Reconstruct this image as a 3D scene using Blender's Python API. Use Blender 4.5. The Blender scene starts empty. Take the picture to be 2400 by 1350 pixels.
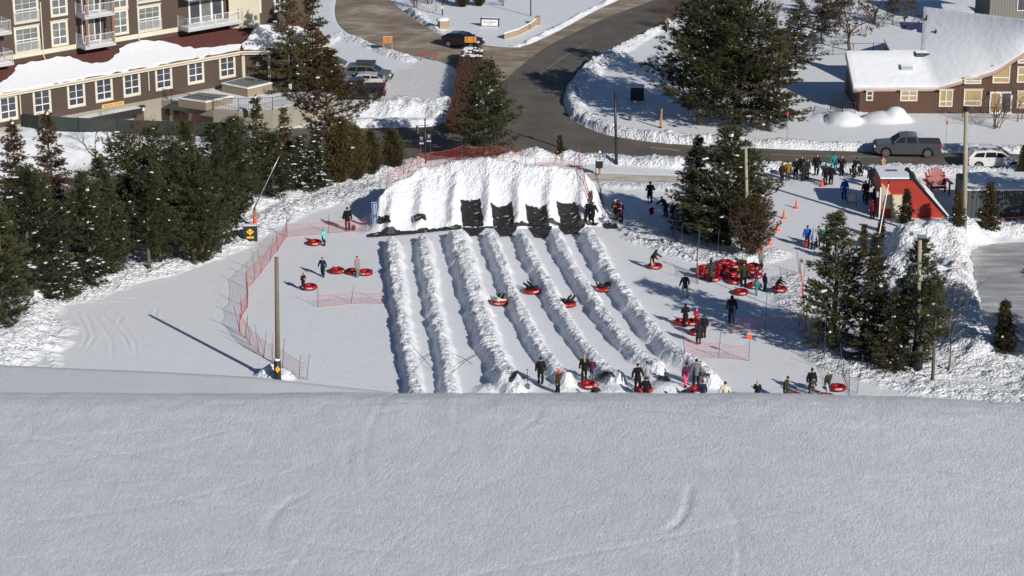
import bpy, bmesh, math, random
import numpy as np
from mathutils import Vector, Matrix, noise as mnoise
S = bpy.context.scene
COL = S.collection
R = math.radians
# ---------------------------------------------------------------- camera
CAMH, FPX = 56.0, 5600.0            # height above the flat, focal length in photo pixels (2400 wide)
PITCH = math.atan(1895.0 / FPX)
cd = bpy.data.cameras.new('camera'); cam = bpy.data.objects.new('camera', cd); COL.objects.link(cam)
cam.location = (0, 0, CAMH); cam.rotation_euler = (math.pi / 2 - PITCH, 0, 0)
cd.sensor_width = 36; cd.lens = FPX / 2400 * 36; cd.clip_start = 0.5; cd.clip_end = 6000
cd.dof.use_dof = True; cd.dof.focus_distance = 182; cd.dof.aperture_fstop = 5.0
S.camera = cam
# ---------------------------------------------------------------- sky, sun, exposure
SUN_EL, SX, SY = R(27), 0.62, -0.785
w = bpy.data.worlds.new('World'); S.world = w; w.use_nodes = True
nt = w.node_tree; sky = nt.nodes.new('ShaderNodeTexSky'); sky.sky_type = 'NISHITA'; sky.sun_disc = False
sky.sun_elevation = SUN_EL; sky.sun_rotation = math.atan2(SX, SY)
sky.air_density = 1.0; sky.dust_density = 0.0; sky.ozone_density = 5.0
bg = nt.nodes['Background']; nt.links.new(sky.outputs[0], bg.inputs[0]); bg.inputs[1].default_value = 0.05
sl = bpy.data.lights.new('sun', 'SUN'); so = bpy.data.objects.new('sun', sl); COL.objects.link(so)
sl.energy = 4.5; sl.angle = R(0.5); sl.color = (1.0, 0.95, 0.87)
so.rotation_euler = Vector((SX * math.cos(SUN_EL), SY * math.cos(SUN_EL), math.sin(SUN_EL))).to_track_quat('Z', 'Y').to_euler()
S.view_settings.view_transform = 'Standard'; S.view_settings.look = 'None'
S.view_settings.exposure = 0.0; S.view_settings.gamma = 1.0
# ---------------------------------------------------------------- pixel <-> place helpers
cp, sp = math.cos(PITCH), math.sin(PITCH)
def ray(px, py):
    a = (px - 1200) / FPX; b = -(py - 675) / FPX
    return Vector((a, cp + b * sp, -sp + b * cp))
def G(px, py, z=0.0):
    d = ray(px, py); t = (z - CAMH) / d.z
    return Vector((d.x * t, d.y * t, z))
def onplane(px, py, p0, n):
    d = ray(px, py); o = Vector((0, 0, CAMH)); t = (Vector(p0) - o).dot(n) / d.dot(n)
    return o + d * t
def proj(p):
    v = Vector(p) - Vector((0, 0, CAMH)); dep = v.y * cp - v.z * sp; up = v.y * sp + v.z * cp
    return 1200 + FPX * v.x / dep, 675 - FPX * up / dep
# ---------------------------------------------------------------- mesh helpers
class MB:
    def __init__(s): s.v = []; s.f = []; s.m = []; s.cur = 0
    def add(s, vs, fs):
        o = len(s.v); s.v += [tuple(v) for v in vs]
        s.f += [tuple(i + o for i in f) for f in fs]; s.m += [s.cur] * len(fs); return s
    def box(s, c, d, rz=0, rx=0, ry=0):
        M = Matrix.Translation(c) @ Matrix.Rotation(rz, 4, 'Z') @ Matrix.Rotation(ry, 4, 'Y') @ Matrix.Rotation(rx, 4, 'X')
        vs = [M @ Vector((x * d[0] / 2, y * d[1] / 2, z * d[2] / 2)) for x in (-1, 1) for y in (-1, 1) for z in (-1, 1)]
        return s.add(vs, [(0, 1, 3, 2), (4, 6, 7, 5), (0, 4, 5, 1), (2, 3, 7, 6), (0, 2, 6, 4), (1, 5, 7, 3)])
    def tube(s, p0, p1, r0, r1=None, n=8, cap=True):
        p0 = Vector(p0); p1 = Vector(p1); r1 = r0 if r1 is None else r1
        q = (p1 - p0).to_track_quat('Z', 'Y'); vs = []
        for p, r in ((p0, r0), (p1, r1)):
            for i in range(n):
                a = 2 * math.pi * i / n; vs.append(p + q @ Vector((r * math.cos(a), r * math.sin(a), 0)))
        fs = [(i, (i + 1) % n, n + (i + 1) % n, n + i) for i in range(n)]
        if cap: fs += [tuple(range(n))[::-1], tuple(range(n, 2 * n))]
        return s.add(vs, fs)
    def path(s, pts, r, n=6):
        pts = [Vector(p) for p in pts]; vs = []; m = len(pts)
        for k, p in enumerate(pts):
            d = (pts[min(k + 1, m - 1)] - pts[max(k - 1, 0)]).normalized(); q = d.to_track_quat('Z', 'Y')
            rr = r[k] if hasattr(r, '__len__') else r
            for i in range(n):
                a = 2 * math.pi * i / n; vs.append(p + q @ Vector((rr * math.cos(a), rr * math.sin(a), 0)))
        fs = [(k * n + i, k * n + (i + 1) % n, (k + 1) * n + (i + 1) % n, (k + 1) * n + i) for k in range(m - 1) for i in range(n)]
        fs += [tuple(range(n))[::-1], tuple(range((m - 1) * n, m * n))]
        return s.add(vs, fs)
    def prism(s, poly, vec):
        n = len(poly); vec = Vector(vec)
        vs = [Vector(p) for p in poly] + [Vector(p) + vec for p in poly]
        return s.add(vs, [tuple(range(n))[::-1], tuple(range(n, 2 * n))] + [(i, (i + 1) % n, n + (i + 1) % n, n + i) for i in range(n)])
    def face(s, poly): return s.add(poly, [tuple(range(len(poly)))])
    def lathe(s, prof, n=16, c=(0, 0, 0)):
        c = Vector(c); vs = [c + Vector((r * math.cos(2 * math.pi * i / n), r * math.sin(2 * math.pi * i / n), z)) for r, z in prof for i in range(n)]
        m = len(prof); return s.add(vs, [(k * n + i, k * n + (i + 1) % n, (k + 1) * n + (i + 1) % n, (k + 1) * n + i) for k in range(m - 1) for i in range(n)])
    def blob(s, c, r, n=6, m=4, jit=0, rng=None):
        c = Vector(c); r = Vector(r) if hasattr(r, '__len__') else Vector((r, r, r)); vs = []
        for k in range(m + 1):
            th = math.pi * k / m
            for i in range(n):
                a = 2 * math.pi * (i + .5 * (k % 2)) / n; j = 1 + (rng.uniform(-jit, jit) if rng else 0)
                vs.append(c + Vector((r.x * math.sin(th) * math.cos(a), r.y * math.sin(th) * math.sin(a), r.z * math.cos(th))) * j if not rng else
                          c + Vector((r.x * math.sin(th) * math.cos(a) * j, r.y * math.sin(th) * math.sin(a) * j, r.z * math.cos(th) * j)))
        return s.add(vs, [(k * n + i, (k + 1) * n + i, (k + 1) * n + (i + 1) % n, k * n + (i + 1) % n) for k in range(m) for i in range(n)])
    def mesh(s, name, mats, smooth=False):
        me = bpy.data.meshes.new(name); me.from_pydata(s.v, [], s.f)
        if not isinstance(mats, (list, tuple)): mats = [mats]
        for m in mats: me.materials.append(m)
        if len(mats) > 1: me.polygons.foreach_set('material_index', s.m)
        if smooth: me.polygons.foreach_set('use_smooth', [True] * len(me.polygons))
        me.update(); return me
    def build(s, name, mats, parent=None, smooth=False, label=None):
        o = bpy.data.objects.new(name, s.mesh(name, mats, smooth)); COL.objects.link(o)
        if parent: o.parent = parent
        if label: o['label'] = label
        return o
def tag(o, label=None, cat=None, group=None, kind=None):
    if label: o['label'] = label
    if cat: o['category'] = cat
    if group: o['group'] = group
    if kind: o['kind'] = kind
    return o
def thing(name, label, cat, loc=(0, 0, 0), rz=0, group=None):
    o = bpy.data.objects.new(name, None); COL.objects.link(o); o.empty_display_size = .3
    o.location = loc; o.rotation_euler = (0, 0, rz); return tag(o, label, cat, group)
def meshobj(name, me, parent=None):
    o = bpy.data.objects.new(name, me); COL.objects.link(o)
    if parent: o.parent = parent
    return o
def setmat(o, m, i=0):
    o.material_slots[i].link = 'OBJECT'; o.material_slots[i].material = m
def dup(root, loc, rz=0, label=None, scale=None, group=None):
    c = root.copy(); COL.objects.link(c); c.location = loc; c.rotation_euler = (0, 0, rz)
    if scale is not None: c.scale = scale if hasattr(scale, '__len__') else (scale,) * 3
    if label: c['label'] = label
    if group: c['group'] = group
    for ch in list(root.children):
        d = ch.copy(); COL.objects.link(d); d.parent = c
        for g in list(ch.children):
            e = g.copy(); COL.objects.link(e); e.parent = d
    return c
# ---------------------------------------------------------------- materials
MATS = {}
def mat(name, col, rough=.6, var=.12, scale=6.0, bump=0.0, bscale=None, metal=0.0, spec=.5, coat=0.0, col2=None):
    if name in MATS: return MATS[name]
    m = bpy.data.materials.new(name); m.use_nodes = True; N = m.node_tree.nodes; L = m.node_tree.links; b = N['Principled BSDF']
    b.inputs['Roughness'].default_value = rough; b.inputs['Metallic'].default_value = metal
    b.inputs['Specular IOR Level'].default_value = spec; b.inputs['Coat Weight'].default_value = coat
    tc = N.new('ShaderNodeTexCoord'); nz = N.new('ShaderNodeTexNoise'); nz.inputs['Scale'].default_value = scale; nz.inputs['Detail'].default_value = 4
    L.new(tc.outputs['Object'], nz.inputs['Vector'])
    mx = N.new('ShaderNodeMix'); mx.data_type = 'RGBA'; L.new(nz.outputs['Fac'], mx.inputs['Factor'])
    c2 = col2 or tuple(min(1, c * (1 + var)) for c in col)
    c1 = col if col2 else tuple(c * (1 - var) for c in col)
    mx.inputs['A'].default_value = (*c1, 1); mx.inputs['B'].default_value = (*c2, 1)
    L.new(mx.outputs['Result'], b.inputs['Base Color'])
    if bump:
        n2 = N.new('ShaderNodeTexNoise'); n2.inputs['Scale'].default_value = bscale or scale * 3; n2.inputs['Detail'].default_value = 3
        L.new(tc.outputs['Object'], n2.inputs['Vector'])
        bp = N.new('ShaderNodeBump'); bp.inputs['Strength'].default_value = 1; bp.inputs['Distance'].default_value = bump
        L.new(n2.outputs['Fac'], bp.inputs['Height']); L.new(bp.outputs[0], b.inputs['Normal'])
    MATS[name] = m; return m
def boards(name, col, per=.2, axis='Z', rough=.7, dark=.72):
    """painted siding: grooves every `per` metres along an object axis"""
    m = mat(name, col, rough, .08, 2.0)
    if m.get('b'): return m
    m['b'] = 1; N = m.node_tree.nodes; L = m.node_tree.links; b = N['Principled BSDF']
    tc = N.new('ShaderNodeTexCoord'); sx = N.new('ShaderNodeSeparateXYZ'); L.new(tc.outputs['Object'], sx.inputs[0])
    mu = N.new('ShaderNodeMath'); mu.operation = 'MULTIPLY'; mu.inputs[1].default_value = 1 / per; L.new(sx.outputs[axis], mu.inputs[0])
    fr = N.new('ShaderNodeMath'); fr.operation = 'FRACT'; L.new(mu.outputs[0], fr.inputs[0])
    rp = N.new('ShaderNodeMapRange'); rp.inputs[1].default_value = 0; rp.inputs[2].default_value = .18; rp.inputs[3].default_value = 0; rp.inputs[4].default_value = 1; L.new(fr.outputs[0], rp.inputs[0])
    bp = N.new('ShaderNodeBump'); bp.inputs['Distance'].default_value = .02; L.new(rp.outputs[0], bp.inputs['Height']); L.new(bp.outputs[0], b.inputs['Normal'])
    ml = N.new('ShaderNodeMapRange'); ml.inputs[3].default_value = dark; ml.inputs[4].default_value = 1; L.new(rp.outputs[0], ml.inputs[0])
    src = b.inputs['Base Color'].links[0].from_socket; vm = N.new('ShaderNodeVectorMath'); vm.operation = 'SCALE'
    L.new(src, vm.inputs[0]); L.new(ml.outputs[0], vm.inputs['Scale']); L.new(vm.outputs[0], b.inputs['Base Color'])
    return m
def snow_mat(name, layers, stretch=1.0, col=(.80, .82, .86), rough=.55, dirtcol=(.42, .33, .22), speck=True, var=.05, vscale=.8):
    """snow: bump layers (scale, distance) + 'dirt' attribute for grit and soil ploughed into it"""
    m = bpy.data.materials.new(name); m.use_nodes = True; N = m.node_tree.nodes; L = m.node_tree.links; b = N['Principled BSDF']
    b.inputs['Roughness'].default_value = rough; b.inputs['Specular IOR Level'].default_value = .35
    tc0 = N.new('ShaderNodeTexCoord'); mpg = N.new('ShaderNodeMapping'); mpg.inputs['Scale'].default_value = (1, stretch, 1); L.new(tc0.outputs['Object'], mpg.inputs[0]); prev = None
    class tc: outputs = {'Object': mpg.outputs[0]}
    for sc, dist in layers:
        nz = N.new('ShaderNodeTexNoise'); nz.inputs['Scale'].default_value = sc; nz.inputs['Detail'].default_value = 5; nz.inputs['Roughness'].default_value = .6
        L.new(tc.outputs['Object'], nz.inputs['Vector'])
        bp = N.new('ShaderNodeBump'); bp.inputs['Distance'].default_value = dist; L.new(nz.outputs['Fac'], bp.inputs['Height'])
        if prev: L.new(prev, bp.inputs['Normal'])
        prev = bp.outputs[0]
    ar = N.new('ShaderNodeAttribute'); ar.attribute_name = 'rough'; vr = N.new('ShaderNodeTexVoronoi'); vr.inputs['Scale'].default_value = 4.5; L.new(tc.outputs['Object'], vr.inputs['Vector'])
    vn = N.new('ShaderNodeTexNoise'); vn.inputs['Scale'].default_value = 9; vn.inputs['Detail'].default_value = 3; L.new(tc.outputs['Object'], vn.inputs['Vector'])
    av = N.new('ShaderNodeMath'); av.operation = 'SUBTRACT'; L.new(vn.outputs['Fac'], av.inputs[0]); L.new(vr.outputs['Distance'], av.inputs[1])
    mlt = N.new('ShaderNodeMath'); mlt.operation = 'MULTIPLY'; L.new(av.outputs[0], mlt.inputs[0]); L.new(ar.outputs['Fac'], mlt.inputs[1])
    b3 = N.new('ShaderNodeBump'); b3.inputs['Distance'].default_value = .13; L.new(mlt.outputs[0], b3.inputs['Height']); L.new(prev, b3.inputs['Normal']); prev = b3.outputs[0]
    L.new(prev, b.inputs['Normal'])
    nz = N.new('ShaderNodeTexNoise'); nz.inputs['Scale'].default_value = vscale; nz.inputs['Detail'].default_value = 6; L.new(tc.outputs['Object'], nz.inputs['Vector'])
    mx = N.new('ShaderNodeMix'); mx.data_type = 'RGBA'; L.new(nz.outputs['Fac'], mx.inputs['Factor'])
    mx.inputs['A'].default_value = (*[c * (1 - var) for c in col], 1); mx.inputs['B'].default_value = (*[min(.96, c * (1 + var)) for c in col], 1)
    at = N.new('ShaderNodeAttribute'); at.attribute_name = 'dirt'
    n3 = N.new('ShaderNodeTexNoise'); n3.inputs['Scale'].default_value = 3.2; n3.inputs['Detail'].default_value = 7; n3.inputs['Roughness'].default_value = .7; L.new(tc.outputs['Object'], n3.inputs['Vector'])
    ma = N.new('ShaderNodeMath'); ma.operation = 'ADD'; L.new(n3.outputs['Fac'], ma.inputs[0]); L.new(at.outputs['Fac'], ma.inputs[1])
    mr = N.new('ShaderNodeMapRange'); mr.inputs[1].default_value = .84; mr.inputs[2].default_value = 1.16; L.new(ma.outputs[0], mr.inputs[0])
    m2 = N.new('ShaderNodeMix'); m2.data_type = 'RGBA'; L.new(mr.outputs[0], m2.inputs['Factor']); L.new(mx.outputs['Result'], m2.inputs['A']); m2.inputs['B'].default_value = (*dirtcol, 1)
    L.new(m2.outputs['Result'], b.inputs['Base Color']); MATS[name] = m; return m
M_SNOW = snow_mat('snow', [(1.0, .03), (5, .022), (20, .02)])
M_HILL = snow_mat('hill_snow', [(3.0, .006), (12, .006), (26, .010), (60, .016), (140, .007)], stretch=.45, col=(.83, .87, .93), vscale=55, var=.22)
def hill_extra(m):   # packed snow: broad icy patches, faint streaks, bright crystals
    N = m.node_tree.nodes; L = m.node_tree.links; b = N['Principled BSDF']; src = b.inputs['Base Color'].links[0].from_socket; tc = N.new('ShaderNodeTexCoord')
    mp = N.new('ShaderNodeMapping'); mp.inputs['Scale'].default_value = (.8, .5, 1); mp.inputs['Rotation'].default_value = (0, 0, R(6)); L.new(tc.outputs['Object'], mp.inputs[0])
    a = N.new('ShaderNodeTexNoise'); a.inputs['Scale'].default_value = 4.5; a.inputs['Detail'].default_value = 9; a.inputs['Roughness'].default_value = .8; L.new(mp.outputs[0], a.inputs['Vector'])
    r = N.new('ShaderNodeMapRange'); r.inputs[1].default_value = .3; r.inputs[2].default_value = .7; r.inputs[3].default_value = .90; r.inputs[4].default_value = 1.09; L.new(a.outputs['Fac'], r.inputs[0])
    v = N.new('ShaderNodeVectorMath'); v.operation = 'SCALE'; L.new(src, v.inputs[0]); L.new(r.outputs[0], v.inputs['Scale']); L.new(v.outputs[0], b.inputs['Base Color'])
hill_extra(M_HILL)
M_SNOWCAP = snow_mat('snow_cap', [(1.5, .06), (9, .012)], var=.03)
# ================================================================ terrain
_NT = {}
def interp_noise(x, y, sc, seed):
    """value noise, vectorised"""
    T = _NT.get(seed)
    if T is None: T = _NT[seed] = np.random.RandomState(seed).rand(256, 256).astype(np.float32)
    u = x / sc + 1000.3; v = y / sc + 1000.7
    iu = np.floor(u).astype(int); iv = np.floor(v).astype(int); fu = u - iu; fv = v - iv
    fu = fu * fu * (3 - 2 * fu); fv = fv * fv * (3 - 2 * fv)
    a = T[iu % 256, iv % 256]; b = T[(iu + 1) % 256, iv % 256]; c = T[iu % 256, (iv + 1) % 256]; d = T[(iu + 1) % 256, (iv + 1) % 256]
    return (a * (1 - fu) + b * fu) * (1 - fv) + (c * (1 - fu) + d * fu) * fv - .5
def fbm(x, y, sc, seed, octs=3, gain=.55):
    r = 0; a = 1
    for k in range(octs): r = r + a * interp_noise(x, y, sc / 2 ** k, seed + k); a *= gain
    return r
def sstep(e0, e1, t):
    t = np.clip((t - e0) / (e1 - e0), 0, 1); return t * t * (3 - 2 * t)
def wline(pts, zs=0.0):
    if not hasattr(zs, '__len__'): zs = [zs] * len(pts)
    return [tuple(G(p[0], p[1], z))[:2] for p, z in zip(pts, zs)]
def pl_dist(x, y, pts):
    """signed distance (+ = right of travel) and arclength parameter 0..1"""
    best = np.full(x.shape, 1e9); sg = np.zeros(x.shape); par = np.zeros(x.shape)
    L = [math.dist(pts[i], pts[i + 1]) for i in range(len(pts) - 1)]; tot = sum(L); acc = 0
    for i in range(len(pts) - 1):
        ax, ay = pts[i]; bx, by = pts[i + 1]; dx, dy = bx - ax, by - ay; l2 = dx * dx + dy * dy
        t = np.clip(((x - ax) * dx + (y - ay) * dy) / l2, 0, 1); ex = x - ax - t * dx; ey = y - ay - t * dy
        d = np.hypot(ex, ey); m = d < best
        best = np.where(m, d, best); sg = np.where(m, np.sign(ex * dy - ey * dx), sg); par = np.where(m, (acc + t * L[i]) / tot, par); acc += L[i]
    return best, sg, par
def inpoly(x, y, pts):
    r = np.zeros(x.shape, bool); n = len(pts); j = n - 1
    for i in range(n):
        xi, yi = pts[i]; xj, yj = pts[j]
        c = ((yi > y) != (yj > y)) & (x < (xj - xi) * (y - yi) / ((yj - yi) or 1e-9) + xi); r ^= c; j = i
    return r
def sdist(x, y, poly):
    d, _, _ = pl_dist(x, y, list(poly) + [poly[0]]); return np.where(inpoly(x, y, poly), -d, d)
# tubing berms: crest lines traced (photo pixels) on their 0.7 m high crests
BERMS = [
 [(918, 556), (926, 620), (935, 690), (944, 750), (957, 820), (975, 905), (985, 935)],
 [(992, 548), (1003, 620), (1014, 690), (1030, 760), (1046, 830), (1056, 905), (1060, 935)],
 [(1070, 540), (1088, 600), (1106, 660), (1124, 720), (1146, 790), (1180, 860), (1205, 910)],
 [(1148, 540), (1166, 590), (1192, 660), (1225, 730), (1262, 800), (1300, 850), (1330, 885)],
 [(1222, 540), (1245, 590), (1278, 650), (1312, 720), (1352, 780), (1400, 840), (1450, 885)],
 [(1300, 536), (1325, 590), (1362, 650), (1405, 715), (1450, 775), (1505, 830), (1545, 850)],
 [(1378, 536), (1405, 590), (1440, 650), (1485, 710), (1530, 770), (1580, 818), (1635, 852), (1668, 880)]]
BERM_W = [wline(b, .7) for b in BERMS]
BERM_H = [.70, .64, .80, .66, .66, .66, .82]; BERM_R = [.86, .78, 1.16, .76, .76, .76, .9]
# start-platform humps at the near end
HUMPS = [(1200, 898, 2.2, .30), (1150, 905, 1.5, .3), (1332, 899, 1.6, .26), (1452, 902, 2.4, .34), (1562, 902, 1.6, .36)]
# mound: front foot line, crest line with heights
M_FOOT = wline([(862, 556), (990, 545), (1085, 537), (1250, 537), (1420, 532)])
M_CR = [(868, 505, .6), (890, 462, 2.2), (925, 430, 2.9), (985, 400, 3.4), (1050, 384, 3.8), (1130, 374, 4.2), (1190, 380, 4.1), (1245, 390, 3.9), (1330, 395, 3.7), (1362, 403, 3.5), (1392, 432, 2.6), (1412, 485, 1.0)]
M_CW = [(*tuple(G(a, b, h))[:2], h) for a, b, h in M_CR]
RIB_X = [918, 985, 1062, 1143, 1215, 1290, 1368]
ROAD = wline([(600, 300), (860, 301), (1030, 298), (1120, 250), (1165, 203), (1180, 190), (1239, 139), (1284, 107), (1358, 71), (1447, 30), (1530, 3), (1580, -30),
        (1760, -30), (1640, 20), (1547, 62), (1447, 110), (1387, 142), (1346, 178), (1322, 213), (1319, 246), (1334, 276), (1373, 299), (1417, 316), (1476, 326), (1565, 338), (1860, 352), (2240, 360), (2700, 364),
        (2700, 408), (2400, 402), (2150, 390), (2000, 389), (1860, 386), (1568, 376), (1435, 368), (1245, 359), (1100, 366), (960, 380), (860, 386), (600, 392)])
DRIVE = wline([(860, -60), (795, -20), (784, 20), (790, 52), (810, 74), (850, 94), (900, 114), (960, 128), (1030, 142), (1100, 175), (1160, 205), (1180, 190), (1239, 139), (1284, 107), (1358, 71), (1447, 30), (1530, 3), (1580, -30),
         (1520, -30), (1400, 22), (1330, 62), (1270, 92), (1220, 112), (1165, 110), (1100, 100), (1040, 86), (1000, 64), (968, 42), (935, 18), (900, -10), (900, -60)])
PATHP = wline([(1370, 405), (1440, 408), (1570, 412), (1850, 418), (1850, 430), (1570, 426), (1440, 424), (1375, 420)])
ICE = wline([(2272, 575), (2420, 566), (2700, 560), (2700, 850), (2420, 842), (2345, 815), (2312, 770), (2296, 700), (2280, 640)])
PARK = wline([(930, 245), (1030, 250), (1075, 130), (1000, 118), (950, 160), (860, 170), (780, 165), (780, 240)])
# snow banks: (pixel line, width, height, roughness, dirt)
BANKS = [
 ([(1560, 50), (1440, 118), (1392, 150), (1352, 185), (1332, 215), (1330, 246), (1346, 272), (1382, 292), (1425, 308), (1480, 318), (1565, 329), (1700, 338)], 1.9, .62, 1, .16),
 ([(1700, 338), (1860, 342), (2040, 346), (2240, 350), (2480, 352)], 1.5, .5, 1, .30),
 ([(1245, 366), (1330, 372), (1435, 378), (1570, 386), (1860, 396), (2050, 400), (2240, 404), (2450, 412)], 1.5, .5, 1, .12),
 ([(1060, 392), (1250, 372)], 1.6, .5, .7, .1),
 ([(840, 292), (1000, 290)], 1.6, .5, .6, .05),
 ([(860, 262), (930, 255), (1040, 258)], 4.0, .9, .8, .12),
 ([(700, 120), (800, 84), (880, 112), (960, 140)], 1.4, .3, .8, .12),
 ([(1365, 428), (1420, 436), (1560, 440)], 1.2, .22, .7, 0),
 ([(960, 30), (985, 62), (1040, 98), (1110, 108), (1180, 120)], 1.7, .5, .9, .10),
 ([(1180, 118), (1240, 104), (1290, 76), (1400, 22), (1440, 0)], .9, .3, .6, .12),
 ([(0, 770), (60, 728), (140, 700), (220, 672), (330, 640), (430, 612), (520, 575), (600, 530), (680, 492), (760, 470), (860, 440), (900, 420)], 2.2, .28, 1, 0),
 ([(560, 478), (640, 462), (740, 430), (880, 408), (960, 390)], 3.0, .45, .9, 0),
 ([(1140, 262), (1160, 205), (1195, 150)], .9, .3, .7, .15),
 ([(1500, 560), (1560, 578), (1620, 600), (1700, 610), (1780, 606), (1810, 596)], 1.6, .32, 1, 0),
 ([(2300, 830), (2310, 800), (2270, 720), (2252, 640), (2240, 580), (2300, 545), (2420, 540)], 2.6, .8, 1, .05),
 ([(1850, 660), (1890, 760), (1960, 850), (2060, 880), (2160, 905), (2300, 930), (2440, 950)], 2.2, .25, 1, 0),
 ([(2160, 860), (2280, 850), (2420, 890)], 3.4, .25, 1, 0),
 ([(1930, 275), (2010, 262)], 1.5, .2, .3, 0),
]
BANKS_W = [(wline(b[0]),) + b[1:] for b in BANKS]
PILES = [(2162, 600, 5.0, 4.0, 2.35, 1), (2130, 640, 4.0, 5.0, 1.6, 1), (2195, 700, 3.6, 6.5, 1.5, 1), (2240, 770, 3.0, 5.0, .9, 1), (2225, 560, 3.2, 2.6, 1.3, 1),
         (1978, 284, 1.7, 2.0, .95, 0), (2072, 280, 2.1, 1.8, .75, 0), (2108, 281, 1.2, 1.4, .7, 0), (1104, 133, 1.5, 2.6, 1.25, 1), (655, 884, 1.4, 1.2, .5, 1), (628, 880, .9, .8, .4, 1),
         (1030, 66, 1.2, 1.6, .4, .5), (85, 708, .9, 1.4, .6, 1), (150, 690, .8, 1.2, .4, 1), (20, 800, 4.5, 10, 1.2, .8), (2010, 830, 1.2, 2, .3, 1), (2370, 828, 1.6, 3, .35, .4)]
PILES_W = [(*tuple(G(a, b))[:2], c, d, e, f) for a, b, c, d, e, f in PILES]
HOTEL_LINE = wline([(-500, 310), (563, 120)], 5.3)
TRACKS = [[(130, 712), (178, 735), (205, 780), (190, 820)], [(140, 710), (200, 735), (222, 790), (196, 830)], [(150, 706), (240, 735), (290, 790), (318, 850)], [(160, 704), (262, 735), (315, 800), (322, 852)], [(170, 702), (250, 715), (285, 745), (270, 770)],
 [(250, 700), (320, 700), (370, 722), (360, 745), (310, 748)], [(180, 690), (300, 672), (430, 640), (560, 590)], [(230, 705), (300, 712), (340, 735)], [(150, 715), (225, 745), (262, 800), (262, 850)]]
TRACKS_W = [wline(t) for t in TRACKS]
def hgt(x, y, full=False):
    x = np.asarray(x, float); y = np.asarray(y, float); sh = x.shape; x = x.ravel(); y = y.ravel()
    z = .05 * fbm(x, y, 9, 3, 2); rough = np.zeros_like(x); dirt = np.zeros_like(x)
    # berms
    lane = np.zeros_like(x); bz = np.zeros_like(x)
    for i, P in enumerate(BERM_W):
        d, sg, t = pl_dist(x, y, P); r = BERM_R[i]
        wob = .26 * fbm(x, y, 1.3, 40 + i, 3)
        k = np.clip(1 - (d + wob) / r, 0, 1); end = np.where((t >= .999) | (t <= .001), sstep(r, 0, d), 1)
        hh = BERM_H[i] * (1 + .22 * fbm(x, y, 1.0, 60 + i, 2))
        bz = np.maximum(bz, hh * sstep(0, .72, k) * end); rough = np.maximum(rough, .62 * sstep(0, .5, k))
    z = z + bz
    for a, b, r, h in HUMPS:
        p = G(a, b, .3); k = np.clip(1 - np.hypot(x - p.x, y - p.y) / r, 0, 1); z = z + h * sstep(0, .9, k); rough = np.maximum(rough, .5 * k)
    # mound
    cx = np.array([c[0] for c in M_CW]); cy = np.array([c[1] for c in M_CW]); chh = np.array([c[2] for c in M_CW])
    fx = np.array([c[0] for c in M_FOOT]); fy = np.array([c[1] for c in M_FOOT])
    y1 = np.interp(x, cx, cy); hh = np.interp(x, cx, chh); y0 = np.interp(x, fx, fy)
    side = sstep(cx[0] - .9, cx[0] + .3, x) * (1 - sstep(cx[-1] - .3, cx[-1] + .9, x)); hh = hh * side * (1 + .05 * fbm(x, y, 1.2, 91, 2))
    t = (y - y0) / np.maximum(y1 - y0, .5); up = np.clip(t, 0, 1) ** 1.25; back = 1 - sstep(0.3, 3.4, y - y1)
    mz = hh * up * np.where(y > y1, back, 1); inm = (t > 0) & (mz > .02)
    ribs = np.zeros_like(x)
    for px in RIB_X:
        gx = G(px, 500, 1.2).x; ribs = np.maximum(ribs, np.exp(-((x - gx - .2 * fbm(x, y, 1.5, 77, 2)) / .42) ** 2))
    mz = mz + np.where(inm, (.6 * ribs * sstep(0, .12, t) * (1 - .85 * sstep(.45, .95, t))), 0) * side
    z = np.maximum(z, mz + np.where(inm, z * .25, 0)); rough = np.where(inm, np.clip(.24 + .30 * ribs + .42 * sstep(.45, .9, t), 0, 1) * side, rough)
    # banks
    for P, wd, h, rg, dt in BANKS_W:
        d, sg, tt = pl_dist(x, y, P); k = np.clip(1 - (d + .35 * wd * fbm(x, y, 2.0, 17, 3)) / wd, 0, 1)
        z = z + h * sstep(0, .8, k) * (1 + .7 * fbm(x, y, 1.6, 23, 2)); rough = np.maximum(rough, rg * sstep(0, .5, k)); dirt = np.maximum(dirt, dt * sstep(0, .3, k))
    for a, b, rx, ry, h, rg in PILES_W:
        k = np.clip(1 - np.hypot((x - a) / rx, (y - b) / ry) * (1 + (.35 * fbm(x, y, 1.5, 29, 3) if rg else 0)), 0, 1)
        z = z + h * (sstep(0, .9, k) if rg else np.sqrt(np.clip(k * 1.2, 0, 1))); rough = np.maximum(rough, rg * sstep(0, .4, k))
    # sandy grit smeared over the pile by the ice lot
    g1, _, _ = pl_dist(x, y, wline([(2168, 552, ), (2195, 580), (2225, 610), (2245, 650), (2235, 700), (2250, 770)]))
    dirt = np.maximum(dirt, .40 * (1 - sstep(.2, 1.5, g1)))
    # left belt under the trees
    un = inpoly(x, y, wline([(-700, 300), (-100, 300), (900, 395), (820, 430), (600, 500), (330, 640), (60, 730), (-300, 780), (-700, 780)]))
    z = z + np.where(un, .35 * fbm(x, y, 2.6, 8, 3), 0); rough = np.maximum(rough, np.where(un, .30, 0))
    # footprints, lower right and field between path and house
    fp = inpoly(x, y, wline([(1990, 800), (2120, 800), (2300, 800), (2700, 900), (2700, 990), (2300, 990), (2050, 905), (1960, 860)]))
    z = z + np.where(fp, .14 * np.minimum(0, fbm(x, y * .7, .7, 5, 2) + .05), 0); rough = np.maximum(rough, np.where(fp, .35, 0))
    # chunks
    z = z + rough * (.12 * np.abs(fbm(x, y, .75, 11, 3)) + .24 * fbm(x, y, .27, 12, 2))
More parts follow.
